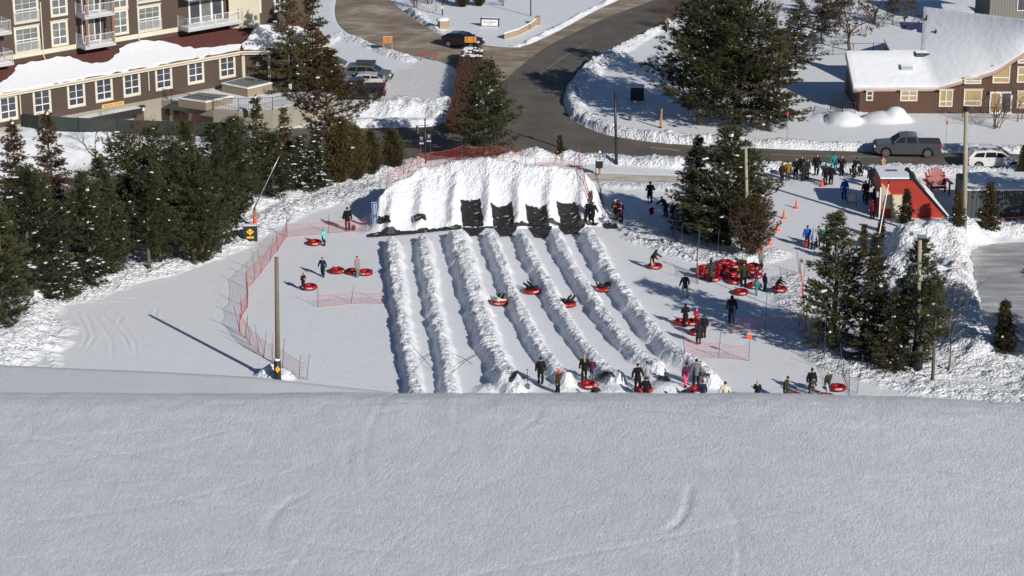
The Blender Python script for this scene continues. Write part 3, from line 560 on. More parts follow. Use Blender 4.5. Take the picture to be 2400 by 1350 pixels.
TREES = [
 # left belt: front row, then rows behind
 (14, 758, 'pineC', 480, 'dark pine at the photo\'s left edge, lowest on the run, trunk showing', 1.1, 'pine_tree'),
 (70, 690, 'pineSnow', 400, 'snow-specked pine second from the left edge in the front row', 1.0, 'pine_tree'),
 (150, 695, 'spruceSnow', 560, 'low snow-laden spruce at the run edge below the pines', 1.3, 'spruce_tree'),
 (215, 668, 'pineSnow', 430, 'bushy pine with a bright snow ball on it, front row left', 1.0, 'pine_tree'),
 (268, 640, 'pineC', 430, 'dense pine just left of the bare-trunked pine', .95, 'pine_tree'),
 (349, 628, 'pineB', 400, 'pine on a bare grey trunk standing forward of the belt', .8, 'pine_tree'),
 (374, 610, 'pineC', 380, 'dark-trunked pine close behind the bare-trunked pine', .8, 'pine_tree'),
 (456, 618, 'pineA', 340, 'tall pine with twin trunks left of the orange tube', .85, 'pine_tree'),
 (474, 615, 'pineC', 365, 'slim pine leaning on the tall twin-trunked pine', .9, 'pine_tree'),
 (516, 590, 'pineA', 335, 'full green pine just left of the yellow diamond sign', .74, 'pine_tree'),
 (556, 535, 'pineA', 300, 'green pine behind the snow lance and black padded box', .72, 'pine_tree'),
 (45, 560, 'spruceRust', 275, 'rust-tipped spruce nearest the left edge of the photo', 1.1, 'spruce_tree'),
 (128, 560, 'spruceRust', 252, 'rust-tipped spruce with its top against the hotel windows', 1.0, 'spruce_tree'),
 (200, 600, 'pineC', 400, 'shorter pine in shade behind the front row at left', 1.1, 'pine_tree'),
 (235, 560, 'pineC', 370, 'broad green pine behind the snow-ball pine', 1.2, 'pine_tree'),
 (305, 530, 'pineB', 305, 'brownish green pine in front of the dark green screen fence', .9, 'pine_tree'),
 (372, 520, 'pineA', 292, 'deep green pine below the hotel garage sign', 1.0, 'pine_tree'),
 (440, 500, 'pineC', 284, 'deep green pine below the slatted garage wall', .95, 'pine_tree'),
 (508, 505, 'pineC', 292, 'narrow pine in front of the concrete terrace wall', 1.15, 'pine_tree'),
 (560, 480, 'pineA', 272, 'blue-green pine below the terrace railing corner', .8, 'pine_tree'),
 (608, 440, 'spruceRust', 218, 'rusty spruce whose tip crosses the terrace railing', .9, 'spruce_tree'),
 (668, 432, 'spruceRust', 242, 'rusty spruce right of the one crossing the terrace railing', .9, 'spruce_tree'),
 (640, 460, 'pineC', 310, 'low dark pine right of the snow lance', 1.3, 'pine_tree'),
 (700, 440, 'spruceSnow', 315, 'snow-laden spruce boughs between the lance and the cedars', 1.35, 'spruce_tree'),
 (770, 400, 'pineRust', 148, 'orange-brown pine in front of the parked black pickup', 1.0, 'pine_tree'),
 (742, 440, 'spruceSnow', 300, 'spruce with heavy snow-covered boughs under the orange-brown pine', 1.2, 'spruce_tree'),
 (800, 428, 'cedar', 275, 'leftmost and tallest of the yellow-green cedars', 1.0, 'cedar_tree'),
 (836, 420, 'cedar', 295, 'middle yellow-green cedar of the cedar row', 1.0, 'cedar_tree'),
 (872, 408, 'cedar', 305, 'right-hand cedar touching the middle cedar', .95, 'cedar_tree'),
 (922, 398, 'cedar', 302, 'separate rounded cedar at the road, right end of the row', 1.15, 'cedar_tree'),
 (680, 262, 'spruceB', 12.0, 'tall shaggy spruce at the hotel corner', .75, 'spruce_tree'),
 (738, 255, 'spruceB', 12.4, 'tall shaggy spruce right of the one at the hotel corner', .75, 'spruce_tree'),
 (775, 262, 'sapling', 6.0, 'thin scraggy spruce beside the parked grey car', 1.5, 'spruce_tree'),
 # centre
 (1138, 378, 'pineA', 140, 'big round pine behind the snow mound', 1.0, 'pine_tree'),
 (1313, 374, 'spruceSmall', 2.2, 'tiny spruce behind the red netting on the mound', .9, 'spruce_tree'),
 # right upper
 (1638, 292, 'pineA', 12.6, 'left of the big pines inside the road bend', 1.15, 'pine_tree'),
 (1728, 290, 'pineA', 13.6, 'tallest middle pine inside the road bend', 1.05, 'pine_tree'),
 (1800, 306, 'spruceB', 10.8, 'wide shaggy spruce at the right of the big pines', 1.25, 'spruce_tree'),
 (1700, 215, 'pineA', 12.0, 'pine behind the big pines, top out of the photo', .8, 'pine_tree'),
 (1864, 176, 'greyPine', 8.4, 'greyish snow-dusted conifer left of the leafless tree', 1.1, 'conifer_tree'),
 (1991, 118, 'bareA', 11.5, 'leafless brown tree behind the chalet\'s left end', 1.0, 'leafless_tree'),
 (2120, 64, 'bareA', 6.5, 'leafless tree spreading behind the chalet ridge', 1.2, 'leafless_tree'),
 # right mid
 (1628, 545, 'spruceSnow', 318, 'snow-clumped spruce left of the pine behind the utility pole', 1.05, 'spruce_tree'),
 (1704, 574, 'pineSnow', 300, 'large pine behind the wooden utility pole with the leaning rod', 1.12, 'pine_tree'),
 (1765, 596, 'shrub', 455, 'brown leafy thicket at the foot of the utility pole', .95, 'thicket'),
 (1680, 570, 'shrub', 4.2, 'low brown thicket left of the utility pole base', 1.0, 'thicket'),
 # right low
 (1953, 815, 'pineC', 502, 'green pine nearest the tube line, right of the nets', 1.05, 'pine_tree'),
 (2042, 846, 'spruceA', 545, 'dark spruce pierced by the white snow lance', .95, 'spruce_tree'),
 (2090, 870, 'spruceA', 5.8, 'low dark spruce left of the floodlight pole', 1.15, 'spruce_tree'),
 (2142, 858, 'pineC', 562, 'dense pine around the floodlight pole', .95, 'pine_tree'),
 (2184, 890, 'pineThin', 650, 'slender pine with a bare lower trunk, rightmost of the group', .85, 'pine_tree'),
 (2224, 866, 'bareB', 612, 'leafless young tree right of the slender pine', .8, 'leafless_tree'),
 (2352, 826, 'spruceSmall', 706, 'solitary small spruce by the ice lot', 1.0, 'spruce_tree'),
 (2122, 524, 'spruceSmall', 442, 'small spruce in front of the red hut\'s door', .85, 'spruce_tree'),
 (2064, 560, 'spruceSmall', 500, 'small spruce at the red hut\'s left corner', .85, 'spruce_tree'),
 (2022, 628, 'sapling', 525, 'thin sapling spruce on the snow pile\'s left', .85, 'spruce_tree'),
 (2243, 530, 'spruceSmall', 447, 'small spruce between the red hut and the tall pole', .85, 'spruce_tree'),
 (2316, 536, 'spruceSmall', 428, 'taller small spruce in front of the dark container', .85, 'spruce_tree'),
 (2396, 408, 'spruceSmall', 340, 'dark spruce at the right edge by the white car', .85, 'spruce_tree'),
 (1745, 560, 'pineA', 330, 'pine crown leaning over the queue side of the utility pole', .8, 'pine_tree'),
 (100, 640, 'pineA', 395, 'dark pine filling the second row at the far left', .9, 'pine_tree'),
 (308, 590, 'pineA', 405, 'dark pine behind the bare-trunked pine, a little left', .85, 'pine_tree'),
 (415, 570, 'pineA', 330, 'dark pine between the bare-trunked pine and the twin trunks', .85, 'pine_tree'),
 (2530, 560, 'pineB', 9.0, 'tall pine beyond the dark container, past the right edge', 1.0, 'pine_tree'),
 (2610, 455, 'pineB', 10.0, 'tall pine beyond the white car, past the right edge', .6, 'pine_tree'),
 (2560, 860, 'pineA', 11.0, 'tall pine past the right edge, below the ice lot', 1.0, 'pine_tree'),
 (1925, 96, 'greyPine', 7.0, 'greyish conifer right behind the first grey one, left of the leafless tree', .9, 'conifer_tree'),
 (1950, 40, 'bareA', 8.0, 'leafless tree at the top edge, left of the tallest leafless one', 1.1, 'leafless_tree'),
 (2050, 55, 'bareA', 8.0, 'leafless tree at the top edge, just left of the chalet ridge', 1.1, 'leafless_tree'),
 (1005, 10, 'bareBush', 3.0, 'leafless thicket between the driveway bend and the birch', 1.5, 'leafless_bush'),
 (1010, 30, 'birch', 6.0, 'pale birch beside the stone gate pillar', 1.0, 'birch_tree'),
 (1022, 26, 'bareB', 4.0, 'leafless sapling beside the birch', 1.0, 'leafless_tree'),
 (1085, 16, 'cedar', 2.4, 'low dark evergreen at the top edge left of the white sign', 1.4, 'evergreen_bush'),
 (1124, 14, 'cedar', 2.0, 'low evergreen above the white entrance sign', 1.4, 'evergreen_bush'),
 (1180, 14, 'bareBush', 1.8, 'reddish leafless bush above the stone wall', 1.0, 'leafless_bush'),
 (975, 18, 'bareBush', 2.6, 'leafless bush at the driveway bend, top of the photo', 1.2, 'leafless_bush'),
 (1045, 4, 'bareBush', 2.6, 'leafless bush behind the birch', 1.3, 'leafless_bush'),
 (1575, 70, 'bareBush', 3.4, 'reddish leafless bush by the road\'s inner bank', 1.1, 'leafless_bush'),
 (1610, 40, 'bareBush', 3.8, 'reddish leafless bush left of the big pines at the top', 1.3, 'leafless_bush'),
 (1655, 20, 'bareBush', 3.8, 'leafless bush hidden behind the big pines', 1.3, 'leafless_bush'),
 (1818, 60, 'bareBush', 3.4, 'leafless bush between the big pines and the grey conifer', 1.3, 'leafless_bush'),
 (2330, 300, 'bareBush', 4.4, 'leafless shrub in front of the chalet terrace doors', 1.1, 'leafless_bush'),
 (2385, 285, 'bareB', 4.6, 'leafless young tree at the chalet\'s right end', 1.2, 'leafless_tree'),
 (225, 372, 'bareB', 4.6, 'leafless sapling in front of the green screen fence, left one', .9, 'leafless_tree'),
 (262, 388, 'bareB', 5.4, 'leafless sapling in front of the green screen fence, right one', .9, 'leafless_tree'),
 (455, 330, 'bareBush', 3.2, 'leafless bush before the slatted garage wall', 1.2, 'leafless_bush'),
 (330, 330, 'bareBush', 3.0, 'leafless bush under the hotel garage sign', 1.2, 'leafless_bush'),
]
for px, py, tp, h, lab, wd, nm in TREES:
    tree(px, py, tp, h, lab, wd, nm, cat={'thicket': 'bush', 'leafless_bush': 'bush', 'evergreen_bush': 'bush'}.get(nm, 'tree'), ground=0 if py < 20 else None)
# ================================================================ people
PARTMESH = {}
def remesh(mb, name, vox, m, smooth=2):
    me = mb.mesh('tmp', m); o = bpy.data.objects.new('tmp', me); COL.objects.link(o)
    r = o.modifiers.new('r', 'REMESH'); r.mode = 'VOXEL'; r.voxel_size = vox
    if smooth: q = o.modifiers.new('s', 'SMOOTH'); q.factor = .5; q.iterations = smooth
    bpy.context.view_layer.update(); dg = bpy.context.evaluated_depsgraph_get()
    out = bpy.data.meshes.new_from_object(o.evaluated_get(dg)); out.name = name
    bpy.data.objects.remove(o); bpy.data.meshes.remove(me)
    out.polygons.foreach_set('use_smooth', [True] * len(out.polygons)); return out
def limb(mb, pts, rs, n=10):
    pts = [Vector(p) for p in pts]
    mb.path(pts, rs, n)
    for p, r in zip(pts, rs): mb.blob(p, r, n, 6)
def hand(mb, w, f, nrm):
    """palm + five bent fingers. w wrist, f finger direction, nrm palm normal"""
    w = Vector(w); f = Vector(f).normalized(); nrm = (Vector(nrm) - f * Vector(nrm).dot(f)).normalized(); s = f.cross(nrm)
    limb(mb, [w, w + f * .085], [.03, .036], 8)
    for k, L in enumerate((.068, .078, .073, .058)):
        b = w + f * .095 + s * (k - 1.5) * .021; limb(mb, [b, b + f * L * .55 + nrm * .006, b + f * L * .9 + nrm * .03], [.0115, .0105, .009], 6)
    b = w + f * .03 + s * -.035; limb(mb, [b, b + f * .035 - s * .028, b + f * .07 - s * .026 + nrm * .015], [.014, .012, .0105], 6)
def arm_pose(kind, sx, sh):
    """returns elbow, wrist, finger dir for side sx (+1/-1)"""
    sh = Vector(sh)
    if kind == 'down': e = sh + Vector((sx * .09, .02, -.28)); w = e + Vector((sx * .03, -.05, -.25)); f = (0, -.1, -1)
    elif kind == 'out': e = sh + Vector((sx * .13, .0, -.26)); w = e + Vector((sx * .04, -.06, -.24)); f = (sx * .2, -.1, -1)
    elif kind == 'pocket': e = sh + Vector((sx * .14, .06, -.26)); w = e + Vector((-sx * .10, -.20, -.10)); f = (-sx * .5, -.4, -.6)
    elif kind == 'front': e = sh + Vector((sx * .09, -.03, -.27)); w = e + Vector((-sx * .12, -.22, .08)); f = (-sx * .6, -.6, .3)
    elif kind == 'fwd': e = sh + Vector((sx * .06, -.13, -.24)); w = e + Vector((0, -.19, -.15)); f = (0, -.5, -.8)
    elif kind == 'back': e = sh + Vector((sx * .08, .15, -.24)); w = e + Vector((sx * .02, .10, -.24)); f = (0, .2, -1)
    elif kind == 'face': e = sh + Vector((sx * .10, -.12, -.22)); w = e + Vector((-sx * .13, -.14, .20)); f = (-sx * .4, -.2, .9)
    elif kind == 'reach': e = sh + Vector((sx * .10, -.16, -.20)); w = e + Vector((sx * .05, -.23, -.10)); f = (0, -.8, -.5)
    return e, w, f
POSES = {  # hip height, legs (foot offsets l/r: x,y,z ; knee forward), lean (y shift of the chest), arms
 'stand': dict(fl=(-.11, 0, 0), fr=(.11, .02, 0), lean=0, al='down', ar='down'),
 'wide': dict(fl=(-.15, -.03, 0), fr=(.15, .05, 0), lean=.02, al='out', ar='out'),
 'pockets': dict(fl=(-.12, 0, 0), fr=(.12, -.04, 0), lean=.02, al='pocket', ar='pocket'),
 'together': dict(fl=(-.09, 0, 0), fr=(.09, .01, 0), lean=-.01, al='front', ar='front'),
 'walk': dict(fl=(-.10, -.28, 0), fr=(.10, .27, .03), lean=-.04, al='back', ar='fwd'),
 'walkout': dict(fl=(-.14, .22, .02), fr=(.14, -.22, 0), lean=-.06, al='out', ar='out'),
 'pull': dict(fl=(-.11, -.16, 0), fr=(.11, .18, .01), lean=-.08, al='down', ar='back'),
 'phone': dict(fl=(-.11, 0, 0), fr=(.12, .03, 0), lean=-.03, al='face', ar='pocket'),
 'bend': dict(fl=(-.12, -.02, 0), fr=(.12, .05, 0), lean=-.26, al='reach', ar='reach'),
 'crouch': dict(hip=.42, fl=(-.14, -.12, 0), fr=(.15, -.05, 0), lean=-.20, al='reach', ar='front', kn=.34),
}
def person_meshes(pose):
    if pose in PARTMESH: return PARTMESH[pose]
    m0 = mat('skin', (.52, .33, .25), .55, .06); out = {}
    if pose == 'ride':      # lying back in a tube, legs up towards -Y
        hip = Vector((0, -.02, .30)); chest = Vector((0, .34, .44)); neck = Vector((0, .50, .56)); head = Vector((0, .58, .68))
        L = {'l': (Vector((-.10, -.05, .30)), Vector((-.17, -.42, .52)), Vector((-.17, -.74, .62))), 'r': (Vector((.10, -.05, .30)), Vector((.17, -.40, .50)), Vector((.19, -.76, .56)))}
        A = {q: (Vector((q * .19, .42, .48)), Vector((q * .42, .22, .42)), Vector((q * .50, -.02, .40)), (0, -1, -.2)) for q in (-1, 1)}
    else:
        P = POSES[pose]; hz = P.get('hip', .92); ly = P['lean']; tl = .50 if hz > .5 else .46
        hip = Vector((0, .0 if hz > .5 else .18, hz)); cz = math.sqrt(max(.01, tl ** 2 - ly ** 2)); chest = hip + Vector((0, ly * .8, cz * .72)); neck = hip + Vector((0, ly * 1.1, cz * 1.10)); head = neck + Vector((0, ly * .25 - .03, .165))
        L = {}
        for s, k in ((-1, 'fl'), (1, 'fr')):
            fx, fy, fz = P[k]; h = hip + Vector((s * .095, 0, -.02)); an = Vector((fx, fy, fz + .09)); kn = (h + an) / 2 + Vector((s * .015, -P.get('kn', .05), .02 if hz > .5 else .14)); L['l' if s < 0 else 'r'] = (h, kn, an)
        A = {}
        for s, k in ((-1, 'al'), (1, 'ar')):
            sh = hip + Vector((s * .185, ly * 1.02, cz * 1.0)); e, w, f = arm_pose(P[k], s, sh); A[s] = (sh, e, w, f)
    up = (neck - hip).normalized(); fwd = Vector((0, -1, 0)); fwd = (fwd - up * fwd.dot(up)).normalized()
    if pose == 'ride': fwd = Vector((0, -.75, .6)).normalized()
    # body: one continuous skin surface
    b = MB(); limb(b, [hip, hip + up * .18, chest, neck - up * .03], [.125, .115, .135, .07], 12); b.blob(hip, (.15, .11, .12), 12, 8)
    limb(b, [neck - up * .04, head], [.052, .055], 10)
    b.blob(head + up * .02, (.078, .096, .118), 14, 10); b.blob(head - up * .055 + fwd * .025, (.055, .058, .055), 10, 6)
    b.blob(head + fwd * .098 - up * .012, (.014, .02, .022), 6, 4)                      # nose
    b.blob(head + fwd * .088 - up * .060, (.026, .014, .009), 6, 4)                     # lips
    for s in (-1, 1):
        b.blob(head + Vector((s * .08, .005, 0)), (.014, .022, .032), 6, 4)             # ears
        sh, e, w_, f = A[s]; limb(b, [chest + up * .10, sh, e, w_], [.07, .058, .042, .03], 10); hand(b, w_, f, (-s, 0, 0))
    for k in 'lr':
        h, kn, an = L[k]; ft = an + (Vector((0, -.15, -.055)) if pose != 'ride' else Vector((0, -.05, .17)))
        limb(b, [h, kn, an], [.088, .058, .04], 10); limb(b, [an + Vector((0, .03, -.045)) if pose != 'ride' else an, ft], [.036, .034], 8)
    out['body'] = remesh(b, 'person_body', .011, m0)
    # jackets
    def jacket(long, hood):
        j = MB(); lo = hip + up * (-.10 if not long else -.02)
        limb(j, [lo, hip + up * .14, chest, chest + up * .12], [.175, .17, .19, .14], 14); j.blob(chest + up * .02, (.235, .165, .17), 14, 8); j.blob(lo, (.205, .165, .12), 14, 8)
        if long:
            if pose == 'ride': pass
            else: q = (L['l'][1] + L['r'][1]) / 2; limb(j, [lo, q + Vector((0, .03, .10))], [.165, .185], 14)
        limb(j, [neck - up * .05, neck + up * .025], [.085, .072], 12)
        for s in (-1, 1): sh, e, w_, f = A[s]; limb(j, [chest + up * .10, sh, e, w_ - (Vector(w_) - e) * .06], [.105, .10, .082, .066], 10)
        if hood: j.blob(head + up * .035 - fwd * .02, (.112, .125, .14), 12, 8); j.blob(head + fwd * .105, (.06, .03, .075), 8, 6)
        return j
    out['jacket'] = remesh(jacket(False, False), 'jacket', .02, m0); out['coat'] = remesh(jacket(True, False), 'coat', .02, m0)
    t = MB(); limb(t, [hip + up * .05, hip - up * .04], [.15, .145], 12)
    for k in 'lr': h, kn, an = L[k]; limb(t, [h, kn, an + (kn - an) * .10], [.13, .10, .085], 10)
    out['trousers'] = remesh(t, 'trousers', .018, m0)
    for k in 'lr':
        h, kn, an = L[k]; bo = MB()
        if pose == 'ride': limb(bo, [an + (kn - an) * .2, an + Vector((0, -.04, .0))], [.06, .055], 8); limb(bo, [an + Vector((0, -.04, -.02)), an + Vector((0, -.06, .17))], [.05, .042], 8)
        else: limb(bo, [an + Vector((0, .01, .10)), an + Vector((0, .01, -.03))], [.062, .056], 8); limb(bo, [an + Vector((0, .03, -.045)), an + Vector((0, -.16, -.05))], [.048, .042], 8)
        out['boot' + k] = remesh(bo, 'boot', .016, m0)
    hb = MB(); hb.blob(head + up * .058 - fwd * .008, (.098, .112, .095), 12, 8); out['hat'] = remesh(hb, 'hat', .012, m0)
    hb.blob(head + up * .175 - fwd * .01, .048, 8, 6); out['pompom'] = remesh(hb, 'pompom_hat', .012, m0)
    hd = MB(); hd.blob(head + up * .03 - fwd * .03, (.112, .115, .135), 12, 8); limb(hd, [head - up * .05 - fwd * .05, neck - fwd * .05], [.10, .10], 10); out['hood'] = remesh(hd, 'hood', .014, m0)
    hr = MB(); hr.blob(head + up * .045 - fwd * .018, (.088, .105, .10), 12, 8); out['hair'] = remesh(hr, 'hair', .012, m0)
    limb(hr, [head - fwd * .07, neck - fwd * .08 - up * .02, chest - fwd * .13 + up * .05], [.075, .075, .05], 8); out['longhair'] = remesh(hr, 'hair', .014, m0)
    ey = MB()
    for s in (-1, 1): ey.blob(head + fwd * .088 + up * .018 + Vector((s * .03, 0, 0)), .011, 6, 4)
    out['eyes'] = ey.mesh('eyes', mat('eye', (.02, .015, .012), .2))
    PARTMESH[pose] = out; return out
CL = {'black': (.012, .012, .014), 'char': (.024, .024, .027), 'grey': (.16, .165, .17), 'lgrey': (.36, .37, .39), 'white': (.72, .72, .72), 'cream': (.62, .56, .44), 'tan': (.42, .33, .22),
      'navy': (.014, .022, .05), 'blue': (.02, .10, .42), 'lblue': (.32, .42, .52), 'teal': (.02, .22, .22), 'turq': (.12, .62, .58), 'green': (.035, .05, .036), 'olive': (.038, .038, .02), 'lime': (.03, .30, .08),
      'red': (.42, .018, .018), 'dred': (.13, .012, .02), 'orange': (.80, .10, .015), 'pink': (.75, .10, .20), 'lpink': (.75, .42, .45), 'mauve': (.33, .22, .22), 'plum': (.10, .02, .07), 'brown': (.055, .03, .02), 'mustard': (.24, .14, .03), 'jeans': (.06, .09, .16), 'blond': (.42, .27, .12), 'dkbrown': (.03, .018, .012), 'skin': None}
def cloth(c): return mat('cloth_' + c, CL[c], .9, .14, 9, .004, 60, spec=.15)
def person(p, rz, pose, h, jk, tr, head, label, coat=False, boots='black', tilt=0, group=None, extra=None, z=None):
    """p photo pixel of the feet, rz heading in degrees (0 faces the photographer)"""
    M = person_meshes(pose); loc = GH(*p) if z is None else Vector(z); s = h / 1.72
    o = thing('person', label, 'person', loc, R(rz), group); o.scale = (s, s, s)
    if tilt: o.rotation_euler[0] = R(tilt)
    meshobj('body', M['body'], o)
    def part(nm, key, c):
        q = meshobj(nm, M[key], o); setmat(q, cloth(c)); return q
    part('coat' if coat else 'jacket', 'coat' if coat else 'jacket', jk); part('trousers', 'trousers', tr)
    part('boot', 'bootl', boots); part('boot', 'bootr', boots)
    for k in head.split('+'):
        if not k: continue
        kind, c = k.split(':'); part({'longhair': 'hair', 'pompom': 'hat'}.get(kind, kind), kind, c)
    q = meshobj('eyes', M['eyes'], o)
    return o
# ================================================================ tubes, cones, nets, poles
M_RED = mat('tube_red', (.31, .010, .014), .42, .10, 5, .004, 20); M_BLK = mat('rubber_black', (.012, .012, .013), .55, .2, 8); M_ROPE = mat('rope', (.03, .03, .035), .8)
M_WHT = mat('white_paint', (.80, .80, .80), .6, .03)
def tube_proto():
    root = thing('snow_tube', 'x', 'tube'); R0, r = .40, .185; n, m = 40, 14
    def tor(a0, a1, rr, nm, mt, zs=.86):
        mb = MB(); k = 12; vs = []
        for i in range(n):
            t = 2 * math.pi * i / n
            for j in range(k + 1):
                a = a0 + (a1 - a0) * j / k; q = R0 + rr * math.cos(a); vs.append((q * math.cos(t), q * math.sin(t), r * zs + rr * zs * math.sin(a)))
        fs = [(i * (k + 1) + j, ((i + 1) % n) * (k + 1) + j, ((i + 1) % n) * (k + 1) + j + 1, i * (k + 1) + j + 1) for i in range(n) for j in range(k)]
        mb.add(vs, fs); return mb.build(nm, mt, root, True)
    tor(R(-25), R(200), r, 'cover', M_RED); tor(R(-165), R(-22), r * .995, 'rubber_bottom', M_BLK)
    MB().lathe([(.001, .10), (.10, .09), (.20, .13), (.245, .17)], 24).build('seat', mat('seat_fabric', (.03, .028, .03), .8), root, True)
    hb = MB()
    for s in (-1, 1):
        hb = MB(); hb.path([(s * .33, -.08, .335), (s * .35, -.06, .375), (s * .35, .06, .375), (s * .33, .08, .335)], .014, 6); hb.build('handle', M_BLK, root, True)
    MB().path([(0, .56, .16), (.05, .72, .06), (.02, .95, .03), (.14, 1.15, .03)], .012, 5).build('tow_rope', M_ROPE, root)
    # white lettering band printed on the side of the cover: short upright strokes, as it reads from the hill
    rr = r + .004
    for a in (-90, 90, 20):
        mk = MB()
        for k in range(-4, 5):
            t = R(a + k * 4.4)
            for (l0, l1, wd) in ((6, 34, .011),) if k % 2 else ((6, 14, .02), (26, 34, .02)):
                q = []
                for an, w in ((l0, -wd), (l0, wd), (l1, wd), (l1, -wd)):
                    c = R0 + rr * math.cos(R(an)); q.append((c * math.cos(t) - w * math.sin(t), c * math.sin(t) + w * math.cos(t), r * .86 + rr * .86 * math.sin(R(an))))
                mk.face(q)
        mk.build('lettering', M_WHT, root)
    return root
TUBE0 = tube_proto(); TUBE_USED = [False]
def tube(px, py, label, rz=0, z=0.0, s=1.0, tilt=(0, 0), group='red snow tubes', nolift=False):
    p = GH(px, py) if not isinstance(px, Vector) else px
    loc = (p.x, p.y, p.z + z)
    if not TUBE_USED[0]: TUBE_USED[0] = True; o = TUBE0; o.location = loc; o['label'] = label; o['group'] = group; o.scale = (s, s, s)
    else: o = dup(TUBE0, loc, 0, label, s, group)
    o.rotation_euler = (R(tilt[0]), R(tilt[1]), R(rz)); return o
# ---- safety nets
M_NETR = mat('net_red', (.50, .07, .055), .7); M_NETD = mat('net_dark', (.05, .06, .08), .7); M_POLE = mat('net_pole', (.05, .07, .13), .5); M_POLER = mat('net_pole_red', (.35, .05, .04), .5)
def net(pts, h, label, red=True, cell=.16, r=.0065, poles=None, ph=None, sag=.12, group='safety nets', world=None):
    W = world or [GH(*p) for p in pts]; ph = ph or h * 1.45; base = W[0].copy()
    o = thing('safety_net', label, 'net', base, 0, group); mb = MB(); rng = random.Random(int(base.x * 100)); tri = 3
    for i in range(len(W) - 1):
        a, b = W[i] - base, W[i + 1] - base; L = (b - a).length; n = max(2, int(L / cell)); rows = max(3, int(h / cell)); side = Vector((-(b - a).y, (b - a).x, 0)).normalized()
        def P(u, v):
            s = 4 * u * (1 - u); zz = v * h * (1 - sag * s * (.4 + .6 * v)) + .04; q = a.lerp(b, u) + Vector((0, 0, zz)) + side * (.10 * s * math.sin(3 * v + i))
            g = W[i].lerp(W[i + 1], u); return q
        for j in range(n + 1): mb.path([P(j / n, v / 3) for v in range(4)], r, tri)
        for v in range(rows + 1): mb.path([P(j / 6, v / rows) for j in range(7)], r * (2.2 if v in (0, rows) else 1), tri)
    mb.build('netting', M_NETR if red else M_NETD, o)
    for i, p in enumerate(W):
        q = p - base; t = (rng.gauss(0, .07), rng.gauss(0, .05)); mb = MB(); mb.tube(q, q + Vector((t[0] * ph, t[1] * ph, ph * rng.uniform(.85, 1.12))), .022, .016, 6); mb.build('pole', M_POLE if (rng.random() < .7 or not red) else M_POLER, o)
    return o
# ---- cones
M_CONE = mat('cone_orange', (.85, .11, .02), .5, .05)
def cone(px, py, label, s=1.0, rot=0):
    p = GH(px, py); o = thing('traffic_cone', label, 'cone', p, rot, 'orange cones on the snow'); o.scale = (s, s, s)
    MB().lathe([(.001, .74), (.030, .74), (.042, .66), (.125, .06), (.14, .04), (.14, .035)], 16).build('cone_body', M_CONE, o, True)
    MB().box((0, 0, .022), (.38, .38, .035)).build('base', M_CONE, o)
    return o
M_WOOD = mat('weathered_pole', (.17, .14, .105), .85, .3, 2.5, .02, 20); M_WOODL = mat('pale_pole', (.34, .31, .22), .85, .25, 2.5, .02, 20); M_METAL = mat('dark_metal', (.02, .022, .024), .4, .1); M_STEEL = mat('steel', (.42, .43, .44), .35, .1, 5, metal=.6)
M_GLASS = mat('dark_glass', (.015, .018, .022), .08, .1, 3, spec=.8); M_YEL = mat('sign_yellow', (.85, .45, .01), .5, .04)
def text(s, size, mt, parent, loc, rot, name='lettering', ex=.004, align='CENTER', font_sx=1):
    c = bpy.data.curves.new('t', 'FONT'); c.body = s; c.size = size; c.extrude = ex; c.align_x = align; c.align_y = 'CENTER'
    o = bpy.data.objects.new('t', c); COL.objects.link(o); bpy.context.view_layer.update()
    me = bpy.data.meshes.new_from_object(o.evaluated_get(bpy.context.evaluated_depsgraph_get())); bpy.data.objects.remove(o); me.materials.clear(); me.materials.append(mt)
    q = meshobj(name, me, parent); q.location = loc; q.rotation_euler = rot; q.scale = (font_sx, 1, 1); return q
